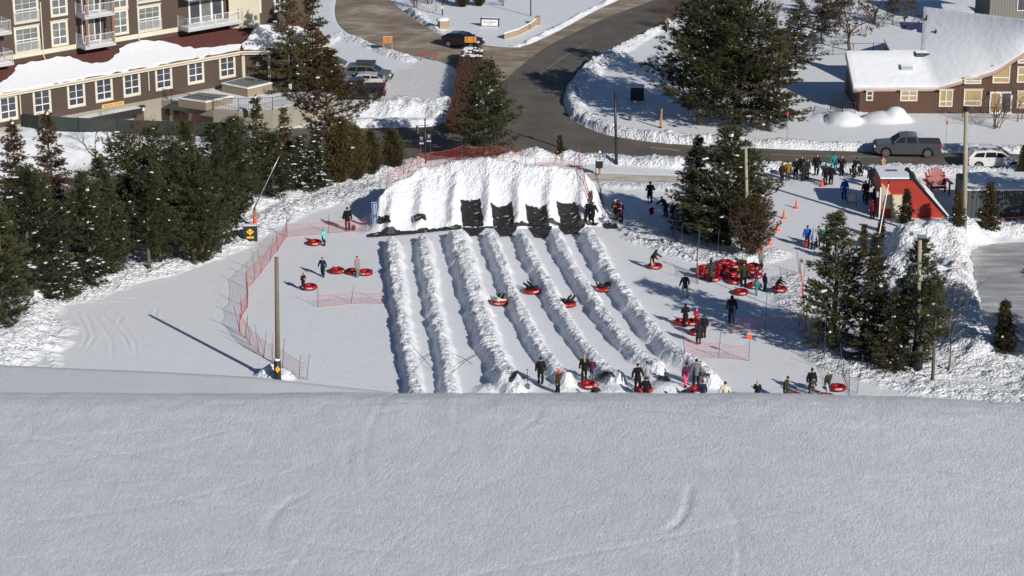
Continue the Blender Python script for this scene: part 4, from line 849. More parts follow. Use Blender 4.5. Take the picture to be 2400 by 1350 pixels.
# ================================================================ vehicles (x forward, y left)
M_TYRE = mat('tyre', (.015, .015, .016), .85, .2, 20); M_RIM = mat('rim', (.36, .37, .38), .35, .1, 8, metal=.7); M_HEAD = mat('headlight', (.75, .76, .78), .15); M_TAIL = mat('tail_light', (.45, .01, .015), .25); M_TRIM = mat('plastic_trim', (.02, .02, .022), .6)
def vehicle(name, label, cat, loc, rz, L, W, outline, cabin, wheels, wr, paint, group='vehicles', windows=(), rails=False):
    """outline: side view (x,z) of the lower body incl. wheel arches; cabin: (base polygon x,z list lower..., roof) """
    o = thing(name, label, cat, loc, rz, group)
    pts = []
    for p in outline:
        if len(p) == 3:      # wheel arch centre: (x, z, r)
            cx_, cz_, r_ = p; zb = .30; a0 = math.asin((zb - cz_) / r_) if abs(zb - cz_) < r_ else 0
            for k in range(9): a = a0 + (math.pi - 2 * a0) * k / 8; pts.append((cx_ + r_ * math.cos(a), cz_ + r_ * math.sin(a)))
        else: pts.append(p)
    mb = MB(); n = len(pts); prof = [(-W / 2 + .0, .10), (-W / 2 + .07, 0), (W / 2 - .07, 0), (W / 2, .10)]
    zc = .62
    vs = []
    for y, ins in ((-W / 2 + .10, -.0), (-W / 2, .0), (W / 2, 0), (W / 2 - .10, 0)):
        pass
    rings = []
    for y, k in ((-W / 2, .955), (-W / 2 + .09, 1.0), (W / 2 - .09, 1.0), (W / 2, .955)):
        rings.append([(x * (k if abs(x) > L * .42 else 1), y, zc + (z - zc) * (k if z > zc else 1)) for x, z in pts])
    for r_ in rings: vs += r_
    mb.add(vs, [(k * n + i, k * n + (i + 1) % n, (k + 1) * n + (i + 1) % n, (k + 1) * n + i) for k in range(3) for i in range(n)] + [tuple(range(n)), tuple(range(3 * n, 4 * n))[::-1]])
    body = mb.build('body', paint, o)
    # cabin: polygon (x,z) with narrowing
    cz0 = min(z for x, z in cabin); cz1 = max(z for x, z in cabin)
    def yy(z): return W / 2 * (.955 - .20 * (z - cz0) / (cz1 - cz0))
    m = len(cabin); mb = MB(); vs = [(x, -yy(z), z) for x, z in cabin] + [(x, yy(z), z) for x, z in cabin]
    mb.add(vs, [(i, (i + 1) % m, m + (i + 1) % m, m + i) for i in range(m)] + [tuple(range(m))[::-1], tuple(range(m, 2 * m))]); mb.build('cab', paint, o)
    for wn in windows:   # side windows on both sides
        for s in (-1, 1): MB().prism([(x, s * (yy(z) + .002), z) for x, z in wn], (0, s * .012, 0)).build('window', M_GLASS, o)
    for a, b in ((0, 1), (-2, -1)):   # windscreens: along cabin edges given first (front) and last (rear)
        (x0, z0), (x1, z1) = cabin[a], cabin[b]
        p0 = Vector((x0, 0, z0)); p1 = Vector((x1, 0, z1)); q0 = p0.lerp(p1, .10); q1 = p0.lerp(p1, .90); nn = Vector(((z1 - z0), 0, -(x1 - x0))).normalized() * (1 if True else -1)
        if nn.x * (x0 + x1) < 0 and abs(nn.x) > .2: nn = -nn
        if nn.z < 0: nn = -nn
        MB().prism([(q0.x, -yy(q0.z) * .92, q0.z), (q0.x, yy(q0.z) * .92, q0.z), (q1.x, yy(q1.z) * .92, q1.z), (q1.x, -yy(q1.z) * .92, q1.z)], nn * .014).build('windscreen' if a == 0 else 'rear_window', M_GLASS, o)
    for wx in wheels:
        for s in (-1, 1):
            y0 = s * (W / 2 - .24); y1 = s * (W / 2 - .01)
            wb = MB(); wb.tube((wx, y0, wr), (wx, y1, wr), wr, wr, 20); w_ = wb.build('wheel', M_TYRE, o)
            rb = MB()
            for k in range(6): a = 2 * math.pi * k / 6; rb.box((wx + .30 * wr * math.cos(a), y1 + s * .008, wr + .30 * wr * math.sin(a)), (.62 * wr, .02, .16 * wr), 0, 0, -a)
            rb.tube((wx, y1, wr), (wx, y1 + s * .02, wr), wr * .2, wr * .2, 10)
            for k in range(18): a = 2 * math.pi * k / 18; rb.box((wx + .62 * wr * math.cos(a), y1 + s * .004, wr + .62 * wr * math.sin(a)), (.06, .02, .24 * wr), 0, 0, -a)
            rb.build('rim', M_RIM, w_)
    fx = max(x for x, z in pts); bx = min(x for x, z in pts); hz = .78 if L < 5.5 else .92
    for s in (-1, 1):
        MB().box((fx - .09, s * (W / 2 - .22), hz), (.16, .36, .16)).build('headlight', M_HEAD, o); MB().box((bx + .06, s * (W / 2 - .10), hz + .12), (.14, .20, .34 if L > 5.5 else .18)).build('tail_light', M_TAIL, o)
        MB().blob((cabin[0][0] - .28, s * (W / 2 + .09), cz0 + .10), (.10, .10, .09), 8, 6).build('mirror', paint, o, True)
        for dx in (.35, -.65): MB().box((dx, s * (W / 2 + .004), cz0 - .12), (.16, .02, .03)).build('door_handle', M_TRIM, o)
        MB().box(((wheels[0] + wheels[1]) / 2, s * (W / 2 - .02), .30), (abs(wheels[0] - wheels[1]) - 2.6 * wr, .06, .10)).build('sill', M_TRIM, o)
    MB().box((fx - .02, 0, .46), (.10, W * .86, .22)).build('bumper', M_TRIM, o); MB().box((bx + .02, 0, .48), (.10, W * .86, .20)).build('bumper', M_TRIM, o)
    if L > 5.5: MB().box((fx - .03, 0, .88), (.07, W * .5, .30)).build('grille', M_TRIM, o)
    return o
def pickup(label, px, py, rz, paint, s=1.0):
    p = GH(px, py); p.z = .01
    o = vehicle('pickup_truck', label, 'pickup truck', p, rz, 5.9, 2.03,
      [(-2.90, .55), (-2.92, 1.25), (-.95, 1.29), (1.10, 1.27), (1.35, 1.24), (2.65, 1.12), (2.86, .98), (2.92, .55), (2.80, .42), (2.42, .30), (1.86, .42, .50), (1.30, .30), (-1.24, .30), (-1.74, .42, .50), (-2.3, .30), (-2.85, .45)],
      [(1.42, 1.22), (.62, 1.86), (-.05, 1.93), (-.78, 1.88), (-1.0, 1.26)], (1.86, -1.74), .40, paint,
      windows=[[(1.12, 1.30), (.60, 1.74), (.22, 1.80), (.22, 1.30)], [(.12, 1.30), (.12, 1.80), (-.66, 1.78), (-.82, 1.30)]])
    MB().box((-1.94, 0, 1.29), (1.84, 1.80, .05)).build('bed_cover', mat('bed_cover', (.03, .03, .032), .6), o)
    return o
def suv(label, px, py, rz, paint, L=4.9, hatch_open=False, z=.01, small=False):
    p = GH(px, py); p.z = z; k = L / 4.9
    ol = [(-2.38, .50), (-2.42, 1.05), (-.9, 1.10), (1.0, 1.08), (1.25, 1.04), (2.20, .90), (2.38, .74), (2.42, .50), (2.3, .36), (2.05, .30), (1.52, .38, .43), (1.0, .30), (-1.0, .30), (-1.46, .38, .43), (-1.95, .30), (-2.30, .40)]
    cb = [(1.38, 1.03), (.58, 1.56), (-.4, 1.68), (-1.85, 1.60), (-2.34, 1.05)] if not small else [(1.30, 1.0), (.45, 1.42), (-.4, 1.50), (-1.55, 1.40), (-2.25, 1.02)]
    hz = 1.46 if not small else 1.32
    w1 = [[(1.0, 1.12), (.52, hz), (.05, hz + .06), (.05, 1.12)], [(-.03, 1.12), (-.03, hz + .07), (-.85, hz + .07), (-.95, 1.12)], [(-1.05, 1.12), (-.95, hz + .06), (-1.65, hz - .0), (-1.95, 1.14)]]
    f = lambda q: [(a[0] * k,) + tuple(a[1:]) for a in q]
    o = vehicle('car', label, 'car', p, rz, L, 1.9 if not small else 1.78, f(ol), f(cb), (1.52 * k, -1.46 * k), .36 if not small else .33, paint, windows=[f(q) for q in w1])
    return o
P_GREY = mat('paint_grey', (.065, .070, .078), .28, .06, 2, coat=.6); P_DGREY = mat('paint_dark_grey', (.11, .115, .12), .28, .06, 2, coat=.6); P_BLACK = mat('paint_black', (.010, .010, .012), .2, .1, 2, coat=.6); P_WHITE = mat('paint_white', (.66, .66, .66), .3, .03, 2, coat=.5); P_SILV = mat('paint_silver', (.55, .53, .52), .3, .03, 2, coat=.5)
# ================================================================ buildings
M_BRN = boards('hotel_siding', (.085, .058, .046), .22, 'Z'); M_CRM = mat('cream_trim', (.64, .585, .46), .6, .05); M_STUC = mat('stucco', (.30, .275, .22), .85, .12, 1.5, .01)
M_SHIN = mat('red_shingle', (.11, .035, .030), .85, .3, 3, .02, 9); M_CONC = mat('concrete', (.27, .25, .20), .85, .15, 1.2, .01); M_WFR = mat('white_frame', (.74, .74, .74), .5, .03)
M_CURT = mat('pane_curtain', (.30, .31, .29), .3, .5, 1.1, spec=.7, col2=(.03, .035, .04)); M_PANE = mat('pane_dark', (.02, .022, .028), .12, .1, 2, spec=.8, col2=(.10, .11, .13)); M_BROWNP = mat('brown_post', (.26, .11, .05), .6, .15)
M_SLAB = mat('balcony_slab', (.46, .47, .48), .6, .05); M_IRON = mat('black_iron', (.015, .015, .017), .5); M_TUBW = mat('tub_boards', (.27, .22, .15), .8, .2, 4); M_LID = mat('tub_lid', (.16, .175, .18), .5, .1)
UP = Vector((0, 0, 1))
class Wall:
    """a vertical wall plane: a -> b along its foot, local x along, y into the building, z up"""
    def __init__(s, a, b, z0=0):
        s.o = Vector((a[0], a[1], z0)); d = Vector((b[0] - a[0], b[1] - a[1], 0)); s.L = d.length; s.d = d.normalized(); s.n = Vector((-s.d.y, s.d.x, 0)); s.rz = math.atan2(s.d.y, s.d.x)
        if s.n.y < 0: s.n = -s.n
    def uv(s, px, py, off=0):
        p = onplane(px, py, s.o - s.n * off, s.n); return (p - s.o).dot(s.d), p.z - s.o.z
    def pt(s, u, v, off=0): return s.o + s.d * u + UP * v - s.n * off
    def local(s, p):
        q = Vector(p) - s.o; return Vector((q.dot(s.d), q.dot(s.n), q.z))
def window(root, W, cx, cy, w, h, grid=(2, 3), frame=M_CRM, pane=M_PANE, sill=.22, rail=False, split=.33, fw=.16):
    """window on wall W, centre at photo pixel; children of root (root at W.o, rotated with the wall)"""
    u, v = W.uv(cx, cy); f = MB(); t = .07
    for a, b, c, d in ((u - w / 2, v - h / 2, u - w / 2 + fw, v + h / 2), (u + w / 2 - fw, v - h / 2, u + w / 2, v + h / 2), (u - w / 2 + fw, v + h / 2 - fw, u + w / 2 - fw, v + h / 2), (u - w / 2 + fw, v - h / 2, u + w / 2 - fw, v - h / 2 + sill)):
        f.box(((a + c) / 2, -t / 2, (b + d) / 2), (c - a, t, d - b))
    f.box((u, -t, v + h / 2 + .03), (w + .14, t * 2.2, .07))
    fo = f.build('window', frame, root); g = MB(); x0, x1, z0, z1 = u - w / 2 + fw, u + w / 2 - fw, v - h / 2 + sill, v + h / 2 - fw; s = .05
    g.box(((x0 + x1) / 2, -.035, z0 + s / 2), (x1 - x0, .05, s)).box(((x0 + x1) / 2, -.035, z1 - s / 2), (x1 - x0, .05, s)).box((x0 + s / 2, -.035, (z0 + z1) / 2), (s, .05, z1 - z0 - 2 * s)).box((x1 - s / 2, -.035, (z0 + z1) / 2), (s, .05, z1 - z0 - 2 * s))
    for k in range(1, grid[0]): x = x0 + (x1 - x0) * k / grid[0]; g.box((x, -.04, (z0 + z1) / 2), (.09 if k * 2 == grid[0] else .03, .055, z1 - z0 - 2 * s))
    g.box(((x0 + x1) / 2, -.032, z0 + (z1 - z0) * split), (x1 - x0 - 2 * s, .052, .09))
    if grid[1] > 2: g.box(((x0 + x1) / 2, -.030, z0 + (z1 - z0) * (split + (1 - split) / 2)), (x1 - x0 - 2 * s, .04, .03))
    g.build('sash', M_WFR, fo); MB().box(((x0 + x1) / 2, -.008, (z0 + z1) / 2), (x1 - x0, .012, z1 - z0)).build('pane', pane, fo)
    if rail:
        r = MB(); rz = v - h / 2 + 1.05
        r.box((u, -.16, rz), (w, .05, .06)).box((u, -.16, v - h / 2 + .1), (w, .05, .05))
        for k in range(int(w / .11) + 1): r.box((u - w / 2 + .02 + k * (w - .04) / int(w / .11), -.16, (rz + v - h / 2 + .1) / 2), (.022, .022, rz - v + h / 2 - .1))
        r.build('railing', M_WFR, fo)
    return u, v
def railing(mb, pts, h, gap=.13, r=.012, post=1.6):
    for a, b in zip(pts[:-1], pts[1:]):
        a = Vector(a); b = Vector(b); L = (b - a).length; n = max(1, int(L / gap)); mb.tube(a + UP * h, b + UP * h, r * 2.0, None, 5); mb.tube(a + UP * .1, b + UP * .1, r * 1.5, None, 5)
        for k in range(n + 1): q = a.lerp(b, k / n); mb.tube(q + UP * .1, q + UP * h, r, None, 4, False)
        m = max(1, round(L / post))
        for k in range(m + 1): q = a.lerp(b, k / m); mb.tube(q, q + UP * (h + .05), r * 3, None, 5)
# ---- hotel
ZE = 5.3; A0 = G(-160, 248.5, ZE); A1 = G(563, 120, ZE); B1 = G(632, 119, ZE); C1 = G(770, 100, ZE)
WA = Wall(A0, A1); WB = Wall(A1, B1); WC = Wall(B1, C1)
hot = thing('hotel', 'large dark brown hotel wing with cream window frames and a snowy lower roof', 'building', WA.o, WA.rz)
LA = lambda p: WA.local(p)
def hpoly(nm, m, foot, z0, z1, par=hot):
    return MB().prism([(*LA(p).xy, z0) for p in foot], (0, 0, z1 - z0)).build(nm, m, par)
back = lambda p, d=14: Vector(p) + WA.n * d
foot = [A0, A1, B1, C1, back(C1), back(A0)]
hpoly('wall', M_BRN, foot, 2.3, ZE + .1); inset = [Vector(p) + WA.n * .06 for p in foot]; hpoly('base_wall', M_STUC, inset, -.2, 2.3)
# lower roof: shingle planes with snow on top
OV, RUN, RISE = .45, 3.5, 1.45
def roofseg(W, a, b, nm='roof'):
    n = W.n; e0, e1 = Vector(a) - n * OV, Vector(b) - n * OV; t0, t1 = Vector(a) + n * RUN, Vector(b) + n * RUN
    return e0, e1, t0, t1
def hip(pa, wa, wb, off):   # intersection of two offset wall lines at corner pa (off>0 outwards)
    p1 = pa - wa.n * off; p2 = pa - wb.n * off; d1, d2 = wa.d, wb.d; den = d1.x * d2.y - d1.y * d2.x; t = ((p2.x - p1.x) * d2.y - (p2.y - p1.y) * d2.x) / den; return Vector((p1.x + d1.x * t, p1.y + d1.y * t, 0))
zE, zT = ZE + .08, ZE + .08 + RISE
z0_ = lambda v: Vector((v.x, v.y, 0))
cor = lambda off: [z0_(A0 - WA.n * off), hip(A1, WA, WB, off), hip(B1, WB, WC, off), z0_(C1 - WC.n * off)]
EO, TI = cor(OV), cor(-RUN)
rf = MB()
for k in range(3):
    q = [LA((EO[k].x, EO[k].y, zE)), LA((EO[k + 1].x, EO[k + 1].y, zE)), LA((TI[k + 1].x, TI[k + 1].y, zT)), LA((TI[k].x, TI[k].y, zT))]; rf.prism(q, (0, 0, -.14))
rf.build('lower_roof', M_SHIN, hot)
gt = MB()
for k in range(3):
    a, b = LA((EO[k].x, EO[k].y, zE - .06)), LA((EO[k + 1].x, EO[k + 1].y, zE - .06)); gt.tube(a, b, .10, None, 6); d = (b - a).normalized(); c = (a + b) / 2; gt.box(c + Vector((0, .12, -.16)), ((b - a).length - .1, .05, .26), math.atan2(d.y, d.x))
gt.build('gutter', M_CRM, hot)
RN = (EO[1] - EO[0]).normalized(); 
pA = Vector((EO[0].x, EO[0].y, zE)); nA = (EO[1] - EO[0]).to_3d().normalized().cross((Vector((TI[0].x, TI[0].y, zT)) - pA).normalized()); nA = nA if nA.z > 0 else -nA
pB = Vector((EO[1].x, EO[1].y, zE)); nB = (EO[2] - EO[1]).to_3d().normalized().cross((Vector((TI[1].x, TI[1].y, zT)) - pB).normalized()); nB = nB if nB.z > 0 else -nB
def snowsheet(par, px, p0, n, th, loc, nm='roof_snow', jag=.10, seed=1):
    rnd = random.Random(seed); P = [onplane(a, b, Vector(p0) + n * th, n) for a, b in px]; out = []
    for i, p in enumerate(P):
        q = P[(i + 1) % len(P)]; m = max(1, int((q - p).length / .45))
        for k in range(m): c = p.lerp(q, k / m); out.append(c + Vector((rnd.gauss(0, jag), rnd.gauss(0, jag), 0)) - n * 0)
    top = [c - n * ((c - Vector(p0)).dot(n) - th) for c in out]; cen = sum(top, Vector()) / len(top); ins = [c.lerp(cen, .0) + (cen - c).normalized() * .10 for c in top]
    bot = [c - n * (th * .95) for c in top]; mb = MB(); N_ = len(top)
    vs = [loc(v) for v in ins] + [loc(v - n * .05 * th / .2) for v in top] + [loc(v) for v in bot]
    mb.add(vs, [tuple(range(N_))] + [(i, N_ + i, N_ + (i + 1) % N_, (i + 1) % N_) for i in range(N_)] + [(N_ + i, 2 * N_ + i, 2 * N_ + (i + 1) % N_, N_ + (i + 1) % N_) for i in range(N_)])
    return mb.build(nm, M_SNOWCAP, par)
snowsheet(hot, [(-150, 243), (0, 216), (280, 165), (563, 113), (566, 104), (550, 103), (505, 110), (460, 113), (430, 109), (402, 101), (372, 94), (320, 97), (286, 107), (275, 125), (262, 140), (240, 148), (215, 148), (190, 143), (172, 133), (160, 129), (60, 146), (38, 152), (30, 165), (22, 180), (0, 193), (-40, 196), (-70, 190), (-150, 205)], pA, nA, .20, LA)
snowsheet(hot, [(566, 113), (645, 112), (740, 98), (735, 70), (660, 54), (600, 57), (596, 66), (586, 78), (575, 92), (568, 103)], pB, nB, .20, LA, seed=2)
# upper storeys
UW = Wall(TI[0], TI[1], zT); UB = Wall(TI[1], TI[2], zT); UC = Wall(TI[2], TI[3], zT)
ufoot = [TI[0], TI[1], TI[2], TI[3], back(TI[3], 10), back(TI[0], 10)]
hpoly('upper_wall', M_BRN, ufoot, zT - .5, zT + 10.5)
hpoly('cream_bay', M_CRM, [TI[1] - UB.n * .5 + UB.d * .1, TI[2] - UB.n * .5 - UB.d * .1, TI[2] + UB.n * .5, TI[1] + UB.n * .5], zT + .0, zT + 10.2)
rt = [(*LA(Vector(p) - UW.n * .6).xy, zT + 10.5) for p in (TI[0], TI[1], TI[2], TI[3])] + [(*LA(back(TI[3], 10.5)).xy, zT + 13.5), (*LA(back(TI[0], 10.5)).xy, zT + 13.5)]
MB().prism(rt, (0, 0, .4)).build('roof', M_SNOWCAP, hot)
up = thing('tmp', None, None); bpy.data.objects.remove(up)
class Sub:   # a helper frame: objects built in UW coordinates are children of the hotel
    pass
def in_hotel(W):
    """matrix taking wall-W local coordinates into hotel coordinates"""
    return hot_inv @ Matrix.LocRotScale(W.o, Matrix.Rotation(W.rz, 3, 'Z'), None)
hot_inv = Matrix.LocRotScale(WA.o, Matrix.Rotation(WA.rz, 3, 'Z'), None).inverted()
def reframe(objs, W):
    for o in objs: o.matrix_local = in_hotel(W)
def hwin(W, *a, **k):
    before = set(hot.children); window(hot, W, *a, **k); reframe([o for o in hot.children if o not in before], W)
for cx, cy in [(19, 253), (98, 237), (178, 222), (243, 209), (308, 197), (383, 182), (458, 168), (532, 155), (-60, 268)]: hwin(WA, cx, cy, 1.82, 2.28)
hwin(WC, 690, 148, 1.5, 2.4)
for cx, cy in [(139, 78), (137, 8), (281, 52), (279, -8)]: hwin(UW, cx, cy, 1.75, 2.35, pane=M_CURT, sill=.18)
for cx, cy in [(63, 93), (60, 22), (349, 43), (346, -25)]: hwin(UW, cx, cy, 2.55, 2.45, grid=(3, 3), pane=M_CURT, rail=True, split=.5)
hwin(UB, 594, 12, 1.5, 1.5, grid=(2, 2), pane=M_CURT, frame=M_CRM, split=.5, sill=.1)
hwin(UC, 655, 8, 1.3, 1.6, grid=(2, 2), pane=M_PANE, frame=M_CRM, split=.5, sill=.1)
# band, downspouts
b = MB().box((UW.L / 2, -.03, .62), (UW.L - .2, .06, .42)).build('trim_band', M_CRM, hot); reframe([b], UW)
for W, pts in ((UW, [(93, 4), (97, 132)]), (UW, [(319, -20), (324, 92)]), (WA, [(45, 222), (47, 268)]), (WA, [(346, 162), (349, 212)]), (WA, [(565, 124), (568, 180)])):
    (u0, v0), (u1, v1) = W.uv(*pts[0]), W.uv(*pts[1]); mb = MB().tube((u0, -.09, v0), (u0, -.09, v1), .06, None, 6)
    if W is UW: mb.tube((u0, -.09, v1), (u0, -.9, v1 - .75), .06, None, 6)
    o = mb.build('downspout', M_CRM, hot); reframe([o], W)
for cx in (571, 631): u, v = WB.uv(cx, 150); o = MB().box((u, -.06, 3.8), (.26, .12, 2.9)).build('corner_board', M_CRM, hot); reframe([o], WB)
o = text('407', .34, M_IRON, hot, (0, 0, 0), (0, 0, 0)); u, v = WB.uv(603, 137); o.matrix_local = in_hotel(WB) @ Matrix.Translation((u, -.02, v)) @ Matrix.Rotation(math.pi / 2, 4, 'X')
u, v = WB.uv(604, 149); o = MB().box((u, -.03, v), (.28, .04, .36)).build('notice', M_WHT, hot); reframe([o], WB)
# balconies
def balcony(pl, pr, depth, posts=True, roofed=False, h=1.1, nm='balcony', door=True):
    (u0, v0), (u1, v1) = UW.uv(*pl, depth), UW.uv(*pr, depth); v = (v0 + v1) / 2; w = u1 - u0; c = (u0 + u1) / 2
    sl = MB().box((c, -depth / 2, v), (w, depth, .24)).build(nm, M_SLAB, hot); mb = MB(); railing(mb, [(u0 + .06, -.05, v + .12), (u0 + .06, -depth + .06, v + .12), (u1 - .06, -depth + .06, v + .12), (u1 - .06, -.05, v + .12)], h - .1, .14, .013); mb.build('railing', M_WFR, sl)
    MB().box((c, -depth / 2, v + .15), (w - .3, depth - .25, .05)).build('snow', M_SNOWCAP, sl)
    if posts:
        for x in (u0 + .35, u1 - .12): MB().box((x, -depth + .22, v + 1.4), (.24, .24, 2.75)).build('post', M_BROWNP, sl)
    if door:
        d = MB().box((c + .1, -.03, v + 1.2), (w * .62, .05, 2.2)).build('balcony_door', M_WFR, sl)
        for k in range(3): MB().box((c + .1 + (k - 1) * w * .2, -.06, v + 1.22), (w * .165, .02, 1.95)).build('pane', M_PANE if k != 1 else M_CURT, d)
    reframe([sl], UW); return v
balcony((201, 117), (272, 100), 1.7); balcony((199, 45), (270, 30), 1.7); balcony((441, 76), (571, 48), 1.8, posts=False); balcony((441, 4), (571, -24), 1.8, posts=False)
balcony((-70, 168), (33, 147), 1.7, posts=False); balcony((-70, 95), (28, 74), 1.7, posts=False)
# garage front: awnings, door, sign, lamp
def hbox(W, cx, cy, w, h, d, nm, m, off=0):
    u, v = W.uv(cx, cy); o = MB().box((u, -d / 2 - off, v), (w, d, h)).build(nm, m, hot); reframe([o], W); return o
aw = hbox(WA, 248, 268, 6.4, .55, 1.1, 'awning', M_TRIM); hbox(WA, 248, 262, 6.3, .08, 1.05, 'awning_snow', M_SNOWCAP)
hbox(WA, 326, 276, 1.0, 2.0, .06, 'door', mat('door_brown', (.11, .075, .055), .5))
sg = hbox(WA, 264, 245, 2.3, .34, .06, 'sign', mat('tan_sign', (.70, .42, .14), .5, .05))
u, v = WA.uv(264, 245); mk = MB()
for k in range(14):
    if k != 7: mk.box((u - .9 + k * .14, -.067, v), (.06, .012, .12 + .03 * (k % 3)))
o = mk.build('lettering', mat('dark_letter', (.12, .06, .02), .6), hot); reframe([o], WA)
o = hbox(WA, 331, 253, .30, .45, .3, 'wall_lamp', M_WFR); hbox(WA, 331, 248, .42, .16, .4, 'lamp_hood', mat('lamp_green', (.02, .035, .028), .5))
# ---- terrace with hot tubs
ZT = 1.95; TE = [(339, 231), (400, 240), (442, 250), (500, 258), (560, 261), (640, 258), (700, 246), (790, 222)]
tp = [G(a, b, ZT) for a, b in TE]; base = tp[0].copy(); base.z = 0
ter = thing('terrace', 'raised concrete hotel terrace with a black railing, snow-covered', 'terrace', base); L_ = lambda p: Vector(p) - base
outline = tp + [C1 + Vector((0, 0, ZT - ZE)) + WC.n * .1, B1 + Vector((0, 0, ZT - ZE)) + WB.n * .1, A1 + Vector((0, 0, ZT - ZE)) + WA.n * .1]
MB().prism([L_(p) for p in outline], (0, 0, -2.2)).build('concrete_wall', M_CONC, ter)
cen = sum((Vector(p) for p in outline), Vector()) / len(outline); MB().prism([L_(Vector(p).lerp(cen, .03) + UP * .003) for p in outline], (0, 0, .14)).build('snow', M_SNOWCAP, ter)
mb = MB(); railing(mb, [L_(p.lerp(cen, .012)) for p in tp], 1.15, .14, .011, 2.2); mb.build('railing', M_IRON, ter)
for i, (a, b) in enumerate(((0, 1), (1, 2), (2, 3))):
    p, q = tp[a], tp[b]; W = Wall(p, q, 0); n = int(14); mb = MB(); w_ = W.L * (.84 if i else .80)
    g = MB().box((W.L / 2 + .15, -.01, .72), (w_, .04, 1.15)).build('garage_opening', mat('dark_opening', (.02, .015, .015), .8), ter); g.matrix_local = Matrix.Translation(W.o - base) @ Matrix.Rotation(W.rz, 4, 'Z')
    for k in range(9): mb.box((W.L / 2 + .15, -.05, .2 + k * .13), (w_, .05, .045))
    s_ = mb.build('slats', mat('slat_brown', (.12, .075, .055), .7), g)
def tub(px, z, label):
    P = [G(a, b, z) for a, b in px]; c = sum(P, Vector()) / 4; o = thing('hot_tub', label, 'hot tub', (c.x, c.y, ZT + .02)); f = [Vector((p.x - c.x, p.y - c.y, 0)) for p in P]
    MB().prism(f, (0, 0, z - ZT)).build('side_boards', M_TUBW, o); MB().prism([p * 1.03 + UP * (z - ZT) for p in f], (0, 0, .09)).build('rim_snow', M_SNOWCAP, o); MB().prism([p * .86 + UP * (z - ZT + .093) for p in f], (0, 0, .05)).build('lid', M_LID, o)
tub([(418, 232), (466, 219), (545, 227), (482, 241)], 2.7, 'lower wood-sided hot tub with a grey lid on the terrace, nearer the railing'); tub([(520, 197), (580, 182), (637, 196), (580, 209)], 2.85, 'upper wood-sided hot tub with a grey lid on the terrace, nearer the hotel wall')
for px, py, l in ((681, 205, 'snow-topped lantern bollard right of the hot tubs'), (591, 252, 'snow-topped lantern bollard at the terrace railing')):
    p = G(px, py + 14, ZT); o = thing('bollard_lamp', l, 'lamp', p); MB().box((0, 0, .5), (.28, .28, 1.0)).build('post', M_SLAB, o); MB().lathe([(.34, 1.0), (.22, 1.14), (.001, 1.26)], 4).build('cap', M_IRON, o)
# ---- dark green screen fence
FP = [GH(*p) for p in ((28, 297), (90, 306), (185, 311), (275, 315), (360, 317), (450, 320), (560, 322))]; o = thing('screen_fence', 'long dark green privacy screen fence below the hotel', 'fence', FP[0]); mb = MB()
for a, b in zip(FP[:-1], FP[1:]): a = a - FP[0]; b = b - FP[0]; mb.prism([a + UP * .05, b + UP * .05, b + UP * 1.35, a + UP * 1.35], (0, .02, 0))
mb.build('screen', mat('green_screen', (.022, .032, .030), .8, .3, 1.5), o)
for p in FP: MB().tube(p - FP[0], p - FP[0] + UP * 1.5, .035, None, 6).build('post', M_IRON, o)
